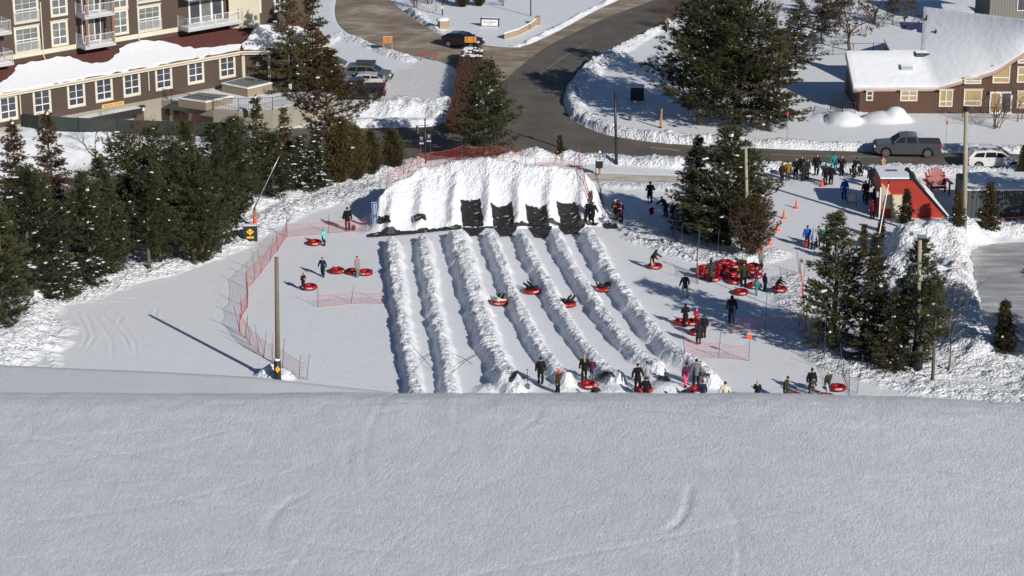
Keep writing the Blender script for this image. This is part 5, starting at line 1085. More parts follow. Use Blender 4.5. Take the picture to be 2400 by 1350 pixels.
# ---- chalet
M_CHW = boards('chalet_siding', (.105, .052, .034), .24, 'X'); M_FAS = mat('fascia', (.46, .33, .27), .7, .12, 2); M_BLIND = boards('blinds', (.46, .33, .16), .11, 'Z', .5, .6)
RP = {'E0': (2000, 204, 2.5), 'E1': (2195, 203, 2.5), 'E2': (2330, 165, 4.2), 'E3': (2400, 122, 6.0), 'E4': (2480, 75, 7.9), 'K4': (2480, 54, 9.2), 'K3': (2395, 44, 8.9), 'K1': (2164, 15, 8.2), 'K0': (2158, 118, 4.9), 'J0': (1982, 118, 4.9)}
RP = {k: G(a, b, z) for k, (a, b, z) in RP.items()}; cb = G(2130, 266); cb.z = 0
ch = thing('chalet', 'low brown wooden house with a big snow-covered swept roof', 'house', cb); lc = lambda p: Vector(p) - cb
def roofmesh(nm, th, m, dz, grow):
    P = {k: lc(v) + UP * dz for k, v in RP.items()}
    def poly(ks, t):
        L = [(P[ks[i + 1]] - P[ks[i]]).length for i in range(len(ks) - 1)]; d = t * sum(L)
        for i, l in enumerate(L):
            if d <= l + 1e-6 or i == len(L) - 1: return P[ks[i]].lerp(P[ks[i + 1]], min(1, d / l))
            d -= l
    nu, nv = 26, 18; mb = MB(); vs = []; e10 = (P['K0'] - P['E1']).length / ((P['K0'] - P['E1']).length + (P['K1'] - P['K0']).length)
    for j in range(nv + 1):
        v = j / nv
        for i in range(nu + 1):
            u = i / nu; F_ = poly(['E1', 'E2', 'E3', 'E4'], u); B_ = poly(['K1', 'K3', 'K4'], u); L0 = poly(['E1', 'K0', 'K1'], v); R0 = poly(['E4', 'K4'], v)
            vs.append(F_ * (1 - v) + B_ * v + L0 * (1 - u) + R0 * u - (P['E1'] * (1 - u) * (1 - v) + P['E4'] * u * (1 - v) + P['K1'] * (1 - u) * v + P['K4'] * u * v))
    mb.add(vs, [(j * (nu + 1) + i, j * (nu + 1) + i + 1, (j + 1) * (nu + 1) + i + 1, (j + 1) * (nu + 1) + i) for j in range(nv) for i in range(nu)])
    ts = [t / nv / e10 for t in range(nv + 1) if t / nv / e10 <= 1.001]; ts[-1] = 1.0; vs = []; n2 = 14
    for t in ts:
        for i in range(n2 + 1):
            u = i / n2; vs.append(P['E0'].lerp(P['J0'], t).lerp(P['E1'].lerp(P['K0'], t), u) + UP * .05 * math.sin(math.pi * u) * 0)
    mb.add(vs, [(j * (n2 + 1) + i, j * (n2 + 1) + i + 1, (j + 1) * (n2 + 1) + i + 1, (j + 1) * (n2 + 1) + i) for j in range(len(ts) - 1) for i in range(n2)])
    o = mb.build(nm, m, ch, True); bm = bmesh.new(); bm.from_mesh(o.data); bmesh.ops.remove_doubles(bm, verts=bm.verts, dist=.16); bmesh.ops.recalc_face_normals(bm, faces=bm.faces)
    if sum(f.normal.z for f in bm.faces) < 0: bmesh.ops.reverse_faces(bm, faces=bm.faces)
    bm.to_mesh(o.data); bm.free(); sd = o.modifiers.new('s', 'SOLIDIFY'); sd.thickness = th; sd.offset = -1; o.data.polygons.foreach_set('use_smooth', [True] * len(o.data.polygons))
    if nm == 'roof_snow': b_ = o.modifiers.new('b', 'BEVEL'); b_.width = .08; b_.segments = 2; b_.angle_limit = R(60)
    return o
roofmesh('roof_snow', .30, M_SNOWCAP, .0, 0); roofmesh('roof', .34, M_FAS, -.305, -.02)
# walls: front follows the rake
Yf = .0
def xw(px): return lc(onplane(px, 240, cb, Vector((0, 1, 0)))).x
x0, x1, x2, x3, x4 = xw(2010), xw(2195), xw(2330), xw(2400), xw(2480)
fr = [(x0, Yf, -.2), (x4, Yf, -.2), (x4, Yf, 7.2), (x3, Yf, 5.4), (x2, Yf, 3.6), (x1, Yf, 1.98), (x0, Yf, 1.98)]
MB().prism(fr, (0, .25, 0)).build('wall', M_CHW, ch); MB().prism([(x0, .25, -.2), (x0, 8.5, -.2), (x0, 8.5, 1.9), (x0, 4.6, 4.2), (x0, .25, 2.0)], (.25, 0, 0)).build('end_wall', M_CHW, ch)
MB().box(((x1 + x4) / 2, 9.6, 3.0), (x4 - x1, .3, 6.4)).build('back_wall', M_CHW, ch)
WH = Wall((cb.x, cb.y), (cb.x + 1, cb.y), 0); WH.o = cb.copy()
for cx, cy, w, h, g, pn, rl in [(2038, 224, .66, 1.0, (1, 2), M_PANE, 0), (2130, 224, 1.62, 1.05, (2, 2), M_BLIND, 0), (2217, 230, 1.28, 1.65, (2, 2), M_BLIND, 0), (2280, 229, 1.7, 1.62, (1, 2), M_BLIND, 0), (2396, 234, 1.0, 1.7, (1, 2), M_BLIND, 0), (2280, 189, 1.6, .62, (1, 2), M_BLIND, 0), (2347, 174, 1.6, 1.7, (1, 2), M_BLIND, 0), (2398, 140, 1.0, .7, (1, 2), M_BLIND, 0), (2395, 175, .9, 1.5, (1, 2), M_BLIND, 0)]:
    window(ch, WH, cx, cy, w, h, g, M_CRM, pn, sill=.07, fw=.07, split=.30 if h > 1.5 else .5)
u, v = WH.uv(2346, 230); d = MB().box((u, -.04, 1.05), (2.1, .08, 2.1)).build('patio_door', M_WFR, ch)
for k in (-1, 1): MB().box((u + k * .5, -.09, 1.05), (.78, .02, 1.8)).build('pane', M_PANE if k > 0 else M_BLIND, d)
for cx in (2318, 2374): u, v = WH.uv(cx, 217); MB().box((u, -.12, v), (.14, .2, .26)).build('wall_lamp', M_IRON, ch)
MB().box((xw(2013), -.05, 1.0), (.08, .08, 2.0)).build('downspout', M_IRON, ch)
nR = Vector((0, -.5, 1)).normalized()
def onroof(px, py):   # point on left roof / right roof snow
    for q in (['E0', 'E1', 'K0'], ['E1', 'E2', 'K1'], ['E1', 'K1', 'K0']):
        a, b_, c_ = (RP[k] for k in q); n = (b_ - a).cross(c_ - a).normalized(); p = onplane(px, py, a, n)
        ok = lambda p0, p1: (p1 - p0).cross(p - p0).dot(n) >= -1e-3
        if ok(a, b_) and ok(b_, c_) and ok(c_, a): return lc(p)
    return lc(p)
for px, py, w in ((2163, 130, 1.35), (2125, 161, 1.1)):
    p = onroof(px, py); MB().box(p + UP * .12, (w, .55, .28), 0, R(20)).build('skylight', M_PANE if py < 150 else M_SLAB, ch); MB().box(p + Vector((0, .14, .30)), (w, .45, .08), 0, R(20)).build('skylight_snow', M_SNOWCAP, ch)
for px, py, h in ((2171, 48, .5), (2193, 82, .5), (2060, 167, .2)): p = onroof(px, py); MB().tube(p - UP * .1, p + UP * h, .09, None, 8).build('vent_pipe', M_IRON, ch)
# low snowy back roofs, terrace fence
def snowhut(nm, label, px, z, hh, cat='shed', wm=M_CHW):
    P = [G(a, b, z) for a, b in px]; c = sum(P, Vector()) / len(P); c.z = 0; o = thing(nm, label, cat, c)
    MB().prism([p - c for p in P], (0, 0, -.28)).build('roof_snow', M_SNOWCAP, o); f = [(p - c) * .93 for p in P]; MB().prism([Vector((p.x, p.y, z - .30)) for p in f], (0, 0, -hh)).build('wall', wm, o); return o
snowhut('shed', 'low snow-roofed shed in shade behind the chalet', [(2072, 90), (2148, 68), (2150, 117), (2086, 117)], 2.3, 2.3)
snowhut('porch', 'small snow-covered porch roof in front of the grey building', [(2206, 8), (2262, 10), (2284, 28), (2212, 24)], 3.0, 3.0)
p = G(2340, 45, 0); Yb = 250; gb = thing('grey_house', 'grey-sided building at the top right corner of the photo', 'house', (0, 0, 0)); xa, xb = (2285 - 1200) / FPX * 1.0 * 262, (2396 - 1200) / FPX * 262
gb.location = (xa, Yb, 0); MB().box(((xb - xa) / 2, 4, 3.0), (xb - xa, 8, 6.4)).build('wall', boards('grey_siding', (.20, .19, .165), .3, 'X'), gb)
f = MB().box(((2357 - 2285) / 111 * (xb - xa), -.03, 3.35), (.95, .08, 1.7)).build('window', M_WFR, gb); MB().box(((2357 - 2285) / 111 * (xb - xa), -.08, 3.35), (.75, .02, 1.5)).build('pane', M_PANE, f)
MB().prism([(-.6, -.6, 6.2), (xb - xa + .6, -.6, 6.2), (xb - xa + .6, 4, 8.2), (-.6, 4, 8.2)], (0, 0, .3)).build('roof', M_SNOWCAP, gb)
def picket(label, px, h, gap=.16, r=.012, name='fence', post=2.2, m=M_IRON):
    P = [GH(*p) for p in px]; o = thing(name, label, 'fence', P[0]); mb = MB(); railing(mb, [p - P[0] for p in P], h, gap, r, post); mb.build('railing', m, o); return o
picket('black picket fence in front of the chalet doors', [(2256, 275), (2330, 278), (2460, 282)], 1.05); picket('black picket fence at the chalet\'s left corner', [(1946, 258), (1975, 262), (2004, 266)], 1.0)
picket('thin wire fence behind the leafless tree', [(1890, 136), (1910, 133), (1952, 129), (2046, 127), (2075, 127)], 1.15, 9, .012, 'wire_fence', 1.8)
# ---- red ticket hut
M_REDS = boards('red_siding', (.42, .040, .028), .16, 'Z', .55, .8); M_TAN = mat('tan_trim', (.62, .36, .15), .6, .06)
hb = G(2060, 511); h2 = G(2219, 508); HW = Wall(hb, (h2.x, hb.y), 0); hut = thing('ticket_hut', 'bright red hut with a long slanting snowy roof', 'hut', HW.o)
def hu(px, py): u, v = HW.uv(px, py); return u, v
tl = hu(2060, 420); tr_ = hu(2141, 422); br = hu(2219, 509); Wd = 3.3; v0 = -.2
prof = [(0, v0), (br[0], v0), (br[0], .04), (tr_[0], tr_[1]), (0, tl[1])]
MB().prism([(x, 0, z) for x, z in prof], (0, Wd, 0)).build('wall', M_REDS, hut)
tz = (tl[1] + tr_[1]) / 2; MB().prism([(-.1, -.12, tz + .02), (tr_[0] + .02, -.12, tz + .02), (tr_[0] + .02, Wd + .1, tz + .02), (-.1, Wd + .1, tz + .02)], (0, 0, .05)).build('roof', M_IRON, hut)
MB().prism([(-.06, -.08, tz + .075), (tr_[0] - .35, -.08, tz + .075), (tr_[0] - .2, 1.2, tz + .075), (tr_[0] - .5, 2.2, tz + .075), (tr_[0] - .15, Wd, tz + .075), (-.06, Wd + .05, tz + .075)], (0, 0, .14)).build('roof_snow', M_SNOWCAP, hut)
MB().box((1.1, 1.9, tz + .225), (.95, .55, .02)).build('roof_patch', M_LID, hut)
dx, dz = br[0] - tr_[0], tr_[1] - .04; sn = Vector((dz, 0, dx)).normalized()
P4 = [Vector((tr_[0], -.12, tz + .02)), Vector((br[0] + .12, -.12, -.06)), Vector((br[0] + .12, Wd + .1, -.06)), Vector((tr_[0], Wd + .1, tz + .02))]
MB().prism(P4, sn * .12).build('slant_roof', M_IRON, hut); q = lambda t, s: P4[0].lerp(P4[1], t).lerp(P4[3].lerp(P4[2], t), s) + sn * .122
MB().prism([q(.30, .04), q(.97, .04), q(.97, .96), q(.12, .96), q(.10, .45)], sn * .09).build('slant_snow', M_SNOWCAP, hut)
lt = MB()
for k in range(11): lt.add([q(.16 + .02 * k, .30 + .03 * k) + sn * .10, q(.175 + .02 * k, .30 + .03 * k) + sn * .10, q(.175 + .02 * k + .06, .80) + sn * .10, q(.16 + .02 * k + .06, .80) + sn * .10], [(0, 1, 2, 3)])
lt.build('lattice', M_SLAB, hut)
MB().box((.03, -.03, 1.2), (.12, .06, 2.7)).build('corner_board', M_WHT, hut)
wp = [hu(2066, 428), hu(2088, 452), hu(2088, 489), hu(2066, 489)]; f = MB().prism([(a, -.05, b) for a, b in wp], (0, .06, 0)).build('window', M_TAN, hut); c_ = (sum(a for a, b in wp) / 4, sum(b for a, b in wp) / 4); MB().prism([(c_[0] + (a - c_[0]) * .72, -.07, c_[1] + (b - c_[1]) * .78) for a, b in wp], (0, .015, 0)).build('pane', mat('pale_pane', (.45, .47, .42), .3, .1), f)
a, b = hu(2103, 485); f = MB().box((a, -.03, .98), (.98, .08, 2.0)).build('door_frame', M_TAN, hut); MB().box((a - .02, -.08, .95), (.72, .02, 1.86)).build('door', mat('door_cream', (.62, .58, .45), .5), f); MB().tube((a + .25, -.1, .9), (a + .25, -.14, .9), .03).build('door_handle', M_IRON, f)
MB().box((-.15, .25, 1.95), (.22, .4, .45)).build('wall_lamp', M_SLAB, hut)
# ---- dark container with a snowy top
cA = G(2262, 520); CW = Wall(cA, (cA.x + 1, cA.y), 0); con = thing('container', 'long dark grey container with snow on top at the right edge', 'container', CW.o); Lc = 7.5; Hc = CW.uv(2300, 447)[1]; Dc = 5.0
MB().box((Lc / 2, Dc / 2, Hc / 2), (Lc, Dc, Hc)).build('body', mat('container_grey', (.07, .078, .085), .6, .15), con); rb = MB()
for k in range(22): rb.box((.2 + k * (Lc - .4) / 21, -.015, Hc / 2), (.14, .03, Hc - .3))
rb.build('ribs', mat('container_grey', (.07, .078, .085)), con); MB().prism([(.0, .0, Hc + .003), (Lc, .0, Hc + .003), (Lc, Dc - .1, Hc + .003), (.5, Dc - .1, Hc + .003)], (0, 0, .16)).build('snow', M_SNOWCAP, con)
for k in (2.9, 4.6): MB().tube((k, -.06, .2), (k, -.06, Hc - .2), .025, None, 6).build('lock_rod', M_STEEL, con)
# ---- giant red deck chair
p = GH(2196, 452); c = thing('giant_chair', 'oversized red wooden deck chair behind the red hut', 'chair', p, R(8)); M_CHR = mat('chair_red', (.24, .010, .016), .5, .1)
for k in range(7):
    a = (k - 3) / 3.4; hgt_ = 1.95 - .42 * a * a * 1.3; mb = MB(); x = (k - 3) * .235
    mb.prism([(x * .8 - .10, .25, .55), (x * .8 + .10, .25, .55), (x * 1.12 + .115, .85, hgt_), (x * 1.12, .88, hgt_ + .07), (x * 1.12 - .115, .85, hgt_)], (0, .04, -.01)).build('back_slat', M_CHR, c)
for k in range(5): MB().box((0, -.75 + .24 * k, .62 - .035 * k), (1.25, .19, .05)).build('seat_slat', M_CHR, c)
MB().box((0, .62, 1.25), (1.7, .06, .13)).build('back_rail', M_CHR, c)
for s in (-1, 1):
    MB().box((s * .92, -.1, 1.0), (.30, 1.75, .06)).build('arm', M_CHR, c); MB().box((s * .78, -.8, .5), (.09, .2, 1.0)).build('leg', M_CHR, c); MB().box((s * .78, .35, .55), (.09, .3, 1.1)).build('leg', M_CHR, c)
# ---- lamps, poles, snow guns
def pole(px, py, ytop, r0, r1, label, m, name='pole', cat='pole', xtop=None):
    p = GH(px, py) if px != 998 else G(px, py); W = Wall((p.x, p.y), (p.x + 1, p.y), p.z); u, v = W.uv(xtop or px, ytop); o = thing(name, label, cat, p); MB().tube((0, 0, -.3), (u, 0, v), r0, r1, 12).build('shaft', m, o, True); return o, Vector((u, 0, v))
o, t = pole(651, 888, 603, .17, .13, 'tall wooden pole with black padding at the edge of the hill', M_WOOD, 'wooden_pole', xtop=648)
MB().tube((0, 0, -.2), (0, -.005, 1.30), .24, .23, 14).build('padding', M_TRIM, o, True); MB().blob((0, 0, 1.34), (.22, .22, .16), 10, 6).build('snow_cap', M_SNOWCAP, o, True)
MB().prism([(.02, -.245, .50), (.22, -.20, .74), (.02, -.245, .98), (-.12, -.25, .74)], (0, .01, 0)).build('warning_diamond', M_YEL, o)
o, t = pole(1752, 590, 346, .17, .11, 'tall pale utility pole in front of the thicket', M_WOODL, 'utility_pole', xtop=1748); MB().box(t + Vector((-.1, -.1, .05)), (.7, .3, .14), .5).build('floodlight', M_STEEL, o)
o, t = pole(2260, 530, 252, .21, .16, 'tall utility pole rising past the chalet fence', M_WOODL, 'utility_pole', xtop=2265); MB().tube(t - UP * .25, t + UP * .05, .27, .27, 12).build('pole_band', M_IRON, o)
o, t = pole(2150, 866, 552, .17, .13, 'tall floodlight pole standing inside the dense pine', M_WOODL, 'light_pole', xtop=2156)
MB().tube((0, 0, -.2), (.02, 0, 2.0), .34, .32, 14).build('padding', M_TRIM, o, True)
for dx, dz, rz in ((-.35, .22, .5), (.1, -.02, -.3)): MB().box(t + Vector((dx, -.2, dz)), (.62, .42, .22), rz, R(-25)).build('floodlight', M_STEEL, o)
def gun(px, py, tx, ty, label, m=M_STEEL, pad=M_CONE, r=.055, foot=1.3):
    p = GH(px, py); W = Wall((p.x, p.y), (p.x + 1, p.y), p.z); u, v = W.uv(tx, ty); o = thing('snow_lance', label, 'snow lance', p); MB().tube((0, 0, -.2), (0, 0, foot), .09, .08, 8).build('stand', M_METAL, o)
    if pad: MB().tube((0, 0, .1), (0, 0, foot * .9), .16, .15, 10).build('padding', pad, o, True)
    MB().tube((0, 0, foot), (u, 0, v), r, r * .55, 8).build('lance', m, o, True); MB().tube((u, 0, v), (u * 1.01, 0, v + .15), r * 1.6, r * 1.2, 8).build('nozzle', M_METAL, o); MB().box((0, -.12, foot * .75), (.3, .2, .4)).build('valve_box', M_STEEL, o); return o
gun(598, 533, 655, 365, 'slender snow lance behind the black padded box, leaning right', foot=1.6); gun(1738, 585, 1656, 412, 'steel snow lance leaning left against the thicket', pad=None, foot=1.5); gun(2022, 800, 2083, 430, 'long white snow lance standing in the spruce group', M_WHT, foot=1.9)
p = GH(1762, 592); MB().path([(0, 0, .1), (-.3, .1, 1.0), (-.75, .1, 1.9)], .035, 6).build('hose', mat('hose_yellow', (.5, .38, .08), .6)).location = p; o = bpy.data.objects['hose']; tag(o, 'yellow hose running up to the steel snow lance', 'hose')
# padded box with the yellow diamond
p = GH(587, 566); o = thing('padded_box', 'black padded box with a yellow diamond sign at the run\'s edge', 'safety padding', p, R(4)); MB().box((0, .25, .62), (1.08, .5, 1.24)).build('padding', M_TRIM, o); MB().box((0, .25, 1.27), (1.0, .45, .06)).build('snow', M_SNOWCAP, o)
MB().prism([(.0, -.03, .50), (.30, -.03, .78), (0, -.03, 1.06), (-.30, -.03, .78)], (0, .02, 0)).build('warning_diamond', M_YEL, o); MB().box((0, -.02, .33), (.54, .02, .15)).build('warning_strip', M_YEL, o)
for s in (-1, 1): MB().blob((s * .10, -.045, .80), (.035, .006, .06), 6, 4).build('pictogram', M_IRON, o)
# street lamps
o, t = pole(998, 394, 285, .075, .055, 'black street lamp with a hanging bell shade and two banners', M_METAL, 'street_lamp', 'street lamp', xtop=996)
MB().lathe([(.001, .34), (.05, .22), (.07, .1), (.001, 0)][::-1], 10, t).build('finial', M_METAL, o); MB().tube(t + Vector((-.85, 0, -.32)), t + Vector((.28, 0, -.32)), .028, None, 6).build('arm', M_METAL, o)
MB().lathe([(.001, -.02), (.09, -.04), (.10, -.28), (.24, -.50), (.36, -.62), (.34, -.63), (.001, -.5)], 16, t + Vector((-.67, 0, -.36))).build('lamp_shade', M_METAL, o, True)
M_BAN = mat('banner_navy', (.02, .02, .05), .7); 
for s, z in ((-1, -1.55), (1, -1.35)):
    b = MB().box(t + Vector((s * .32, 0, z)), (.38, .02, .62)).build('banner', M_BAN, o); MB().box(t + Vector((s * .32, -.001, z - .37)), (.38, .02, .13)).build('banner_foot', M_SLAB, o); mk = MB()
    for k in range(3): mk.box(t + Vector((s * .32, -.014, z + .16 - k * .1)), (.26 - .05 * k, .008, .025))
    mk.build('banner_lettering', M_WHT, o)
o, t = pole(1445, 384, 212, .15, .09, 'tall thick black lamp post at the road bend', M_METAL, 'lamp_post', 'street lamp', xtop=1441); MB().blob(t, (.12, .12, .16), 8, 6).build('finial', M_METAL, o); MB().box(t + Vector((.14, 0, -.62)), (.28, .2, .34)).build('lamp_bracket', M_METAL, o); MB().tube((-.03, 0, 2.2), (-.03, 0, 2.3), .17, None, 12).build('collar', M_METAL, o)
for px, py, yt, l in ((1244, 38, -30, 'slim black lamp post above the stone wall'), (1037, 36, -40, 'slim black lamp post with a small pale sign by the birch')):
    p = G(px, py); o = thing('lamp_post', l, 'street lamp', p); MB().tube((0, 0, 0), (0, 0, 4.6), .07, .05, 8).build('shaft', M_METAL, o, True); MB().blob((0, 0, 4.7), (.2, .2, .16), 8, 6).build('lantern', M_METAL, o, True)
    if px < 1100: MB().box((0, -.08, .92), (.30, .02, .34)).build('sign_plate', mat('plate_cream', (.6, .55, .4)), o)
# way-finding post
p = GH(1405, 411); o = thing('signpost', 'wooden signpost with green and blue arms and a black map box', 'signpost', p); MB().box((0, 0, .95), (.17, .17, 2.1)).build('post', mat('post_brown', (.30, .17, .11), .7, .2), o); MB().lathe([(.14, 2.0), (.12, 2.06), (.001, 2.2)], 8).build('snow_cap', M_SNOWCAP, o, True)
for k, (dx, c1) in enumerate(((-.33, (.10, .30, .13)), (.38, (.015, .06, .18)))):
    m = mat('arm_%d' % k, c1, .5)
    for j in range(3): a = MB().box((dx, -.06, 1.90 - j * .13), (.42, .03, .11)).build('sign_arm', m if j < 2 or k else mat('arm_1b', (.015, .06, .18), .5), o); MB().box((dx, -.08, 1.90 - j * .13), (.30, .008, .025)).build('lettering', M_WHT, a)
MB().box((-.05, -.14, 1.02), (.62, .3, .62)).build('map_box', M_IRON, o); MB().box((.33, -.14, 1.02), (.12, .28, .52)).build('brochure_holder', M_SLAB, o); MB().box((-.02, -.14, 1.36), (.6, .26, .06)).build('snow', M_SNOWCAP, o)
# blue vertical sign at the mound
p = GH(880, 520); p.z = 0.1; o = thing('slope_sign', 'narrow blue upright sign with white writing at the mound\'s left', 'sign', p, R(-8)); MB().tube((0, 0, -.1), (0, 0, .95), .02, None, 6).build('post', M_IRON, o); MB().box((-.05, 0, 1.35), (.40, .03, 1.68), 0, 0, R(-3)).build('edge', M_WHT, o); MB().box((-.05, -.018, 1.35), (.35, .012, 1.62), 0, 0, R(-3)).build('panel', mat('sign_blue', (.01, .09, .34), .4), o)
mk = MB()
for k in range(15): mk.box((-.05 + (.03 if k % 3 else -.02) - .004 * k + .03, -.029, .66 + k * .096), (.17 if k not in (3, 4, 5) else .06, .008, .035 if k % 2 else .05))
mk.build('lettering', M_WHT, o)
# entrance sign, stone walls, notice boards
p = G(1148, 62); o = thing('entrance_sign', 'white entrance sign in a dark frame on the snowy island', 'sign', p, R(-6)); MB().box((0, .06, .42), (2.05, .16, 1.0)).build('frame', mat('frame_dark', (.035, .038, .042), .5), o); MB().box((0, -.03, .42), (1.76, .03, .68)).build('panel', M_WHT, o)
text('Oliver & Bonacini', .20, M_IRON, o, (0, -.05, .50), (math.pi / 2, 0, 0)); text('Café Grill', .15, M_IRON, o, (0, -.05, .29), (math.pi / 2, 0, 0)); MB().box((.1, .06, .95), (1.7, .14, .07)).build('snow', M_SNOWCAP, o)
M_STONE = mat('stone_wall', (.34, .26, .17), .85, .35, 3.2, .05, 6)
P = [G(a, b, 0) for a, b in ((1182, 92), (1212, 84), (1240, 70), (1258, 58))]; o = thing('stone_wall', 'low tan stone wall right of the entrance sign', 'wall', P[0]); mb = MB()
for a, b in zip(P[:-1], P[1:]): a = a - P[0]; b = b - P[0]; mb.prism([a - UP * .1, b - UP * .1, b + UP * .62, a + UP * .55], (.12, .3, 0))
mb.box(P[3] - P[0] + Vector((.1, .1, .45)), (.55, .5, .95)); mb.build('masonry', M_STONE, o); mb = MB()
for a, b in zip(P[:-1], P[1:]): a = a - P[0]; b = b - P[0]; mb.prism([a + UP * .56, b + UP * .63, b + UP * .63 + Vector((.12, .35, 0)), a + UP * .56 + Vector((.12, .35, 0))], (0, 0, .14))
mb.build('snow', M_SNOWCAP, o)
p = G(1040, 68); o = thing('stone_pillar', 'stone gate pillar with a thick snow cap left of the entrance sign', 'pillar', p, R(20)); MB().box((0, 0, .45), (1.1, .8, 1.1)).build('masonry', M_STONE, o); MB().blob((-.1, 0, 1.05), (.75, .6, .24), 12, 6).build('snow', M_SNOWCAP, o, True)
M_ORW = mat('orange_wood', (.50, .20, .06), .6, .12)
p = G(909, 123); o = thing('notice_board', 'blank wooden notice board on two posts beside the driveway', 'notice board', p)
for s in (-.46, .46): MB().box((s, 0, .85), (.08, .08, 1.75)).build('post', M_ORW, o)
MB().box((0, -.02, 1.33), (.92, .06, .72)).build('board', M_ORW, o); MB().box((.05, -.06, 1.33), (.03, .02, .66)).build('batten', mat('batten', (.12, .05, .02), .7), o); MB().box((0, -.03, 1.71), (1.0, .12, .05)).build('top_rail', M_SLAB, o)
p = GH(1103, 124); p.z = 1.15; o = thing('notice_board', 'orange wooden board half buried in the snow heap by the black hatchback', 'notice board', p); MB().box((0, 0, .20), (1.2, .08, .62)).build('board', mat('orange_wood2', (.62, .27, .05), .6, .1), o)
for s in (-.35, .3): MB().box((s, -.05, .2), (.05, .03, .62)).build('batten', mat('batten', (.12, .05, .02)), o)
p = G(1003, 142); o = thing('barrier', 'red wooden trestle barrier on the parking lot', 'barrier', p, R(-3)); M_RB = mat('barrier_red', (.34, .035, .03), .6, .1)
for s in (-.72, .72): MB().box((s, 0, .35), (.10, .10, .72)).build('leg', M_RB, o)
MB().box((0, -.002, .75), (1.9, .12, .08)).build('beam', M_RB, o)
for s in (-1, 1): MB().tube((s * .70, 0, .35), (s * .36, 0, .70), .035, None, 6).build('brace', M_RB, o)
# hedge
HP = [GH(*p) for p in ((1108, 140), (1098, 185), (1090, 230), (1082, 280), (1075, 318))]; o = thing('hedge', 'long reddish brown leafless hedge between lot and road', 'hedge', HP[0]); rng = np.random.RandomState(3); Pp = []
for a, b in zip(HP[:-1], HP[1:]):
    for k in range(3600):
        t = rng.rand(); q = a.lerp(b, t) - HP[0]; Pp.append((q.x + rng.uniform(-1.05, 1.05), q.y + rng.uniform(-.6, .6), 1.25 * rng.rand() ** .6))
Pp = np.array(Pp); D = rng.normal(0, .5, Pp.shape); D[:, 2] = 1; meshobj('twigs', tri_mesh('hedge_twigs', blades(Pp, D, .26, .024, 5, .5, rng), mat('hedge_twig', (.095, .045, .034), .9, .35, 2)), o)
mb = MB(); rnd = random.Random(4)
for k in range(36): q = HP[0].lerp(HP[1], rnd.random() * .5) - HP[0]; mb.blob((q.x + rnd.uniform(-1, 1), q.y, 1.28), (rnd.uniform(.1, .35), rnd.uniform(.1, .3), .10), 6, 4)
s_ = mb.build('snow', M_SNOWCAP, o, True); s_['kind'] = 'stuff'
# small street furniture
p = GH(1493, 236); o = thing('utility_cabinet', 'black cabinet with a snow lid in the shade of the big pines', 'cabinet', p, R(-5)); MB().box((0, .45, .62), (1.25, 1.0, 1.3)).build('body', M_TRIM, o); MB().box((0, .45, 1.32), (1.2, .95, .12)).build('snow', M_SNOWCAP, o)
p = GH(1476, 282); o = thing('transformer_box', 'small grey green box in the shade below the black cabinet', 'cabinet', p); MB().box((0, 0, .3), (.32, .3, .72)).build('body', mat('box_green', (.05, .075, .06), .6), o)
p = GH(1548, 300); o = thing('wood_stub', 'short yellow-orange weathered post left of the big pines', 'post', p); MB().tube((0, 0, -.1), (.08, 0, 1.8), .13, .08, 8).build('post', mat('stub_wood', (.42, .22, .07), .8, .4, 3), o); MB().tube((0, 0, -.1), (0, 0, .15), .135, None, 8).build('foot', M_IRON, o)
for px, py, h, l, cr in ((1411, 160, 1.5, 'thin signpost on the inner snow bank of the road', 0), (1844, 330, 2.6, 'thin marker post with a red reflector under the wide spruce', 1), (2217, 332, 1.9, 'thin marker post with a red tip before the chalet', 1), (1410 - 20 + 200, 330, .9, 'short pale stake on the snow bank', 0)):
    p = GH(px, py); o = thing('marker_post', l, 'post', p); MB().tube((0, 0, -.1), (0, 0, h), .025, .022, 6).build('post', M_STEEL, o); MB().box((0, -.03, h - .15), (.16 if cr else .22, .02, .34 if cr else .22)).build('plate', mat('plate_red', (.5, .06, .06), .5) if cr else M_SLAB, o)
p = GH(1996, 482); o = thing('folding_board', 'black-framed folding sign board on the snow left of the red hut', 'sign', p, R(-8))
for s in (-1, 1):
    pn = MB().prism([(-.40, s * .30, 0), (-.36, s * .30, 0), (-.30, 0, 1.0), (-.34, 0, 1.0)], (0, .03, 0)).prism([(.40, s * .30, 0), (.36, s * .30, 0), (.30, 0, 1.0), (.34, 0, 1.0)], (0, .03, 0)).box((0, s * .2, .32), (.74, .03, .04)).build('frame', M_IRON, o)
MB().prism([(-.33, -.16, .42), (.33, -.16, .42), (.28, -.01, .98), (-.28, -.01, .98)], (0, -.02, 0)).build('board', M_SLAB, o)
p = GH(829, 540); o = thing('bag', 'brown upright bag beside the man in black', 'bag', p); b_ = MB(); b_.blob((0, 0, .22), (.17, .13, .24), 10, 8); b_.build('bag_body', mat('bag_brown', (.10, .03, .025), .7), o, True); MB().path([(-.08, 0, .42), (0, 0, .52), (.08, 0, .42)], .015, 5).build('strap', M_IRON, o)
p = GH(2000, 838); o = thing('snow_bench', 'dark low table with a thick snow top under the spruces', 'table', p); MB().box((0, 0, .30), (1.15, .7, .5)).build('table_body', M_TRIM, o); MB().blob((0, .05, .62), (.72, .55, .17), 14, 6).build('snow', M_SNOWCAP, o, True)
p = GH(482, 604); o = thing('orange_pad', 'orange padding tube at the trees left of the run', 'safety padding', p); MB().tube((0, 0, 0), (.02, 0, 1.15), .11, .10, 10).build('padding', M_CONE, o, True); MB().tube((0, 0, -.1), (.02, 0, 1.4), .03, None, 6).build('post', M_METAL, o)
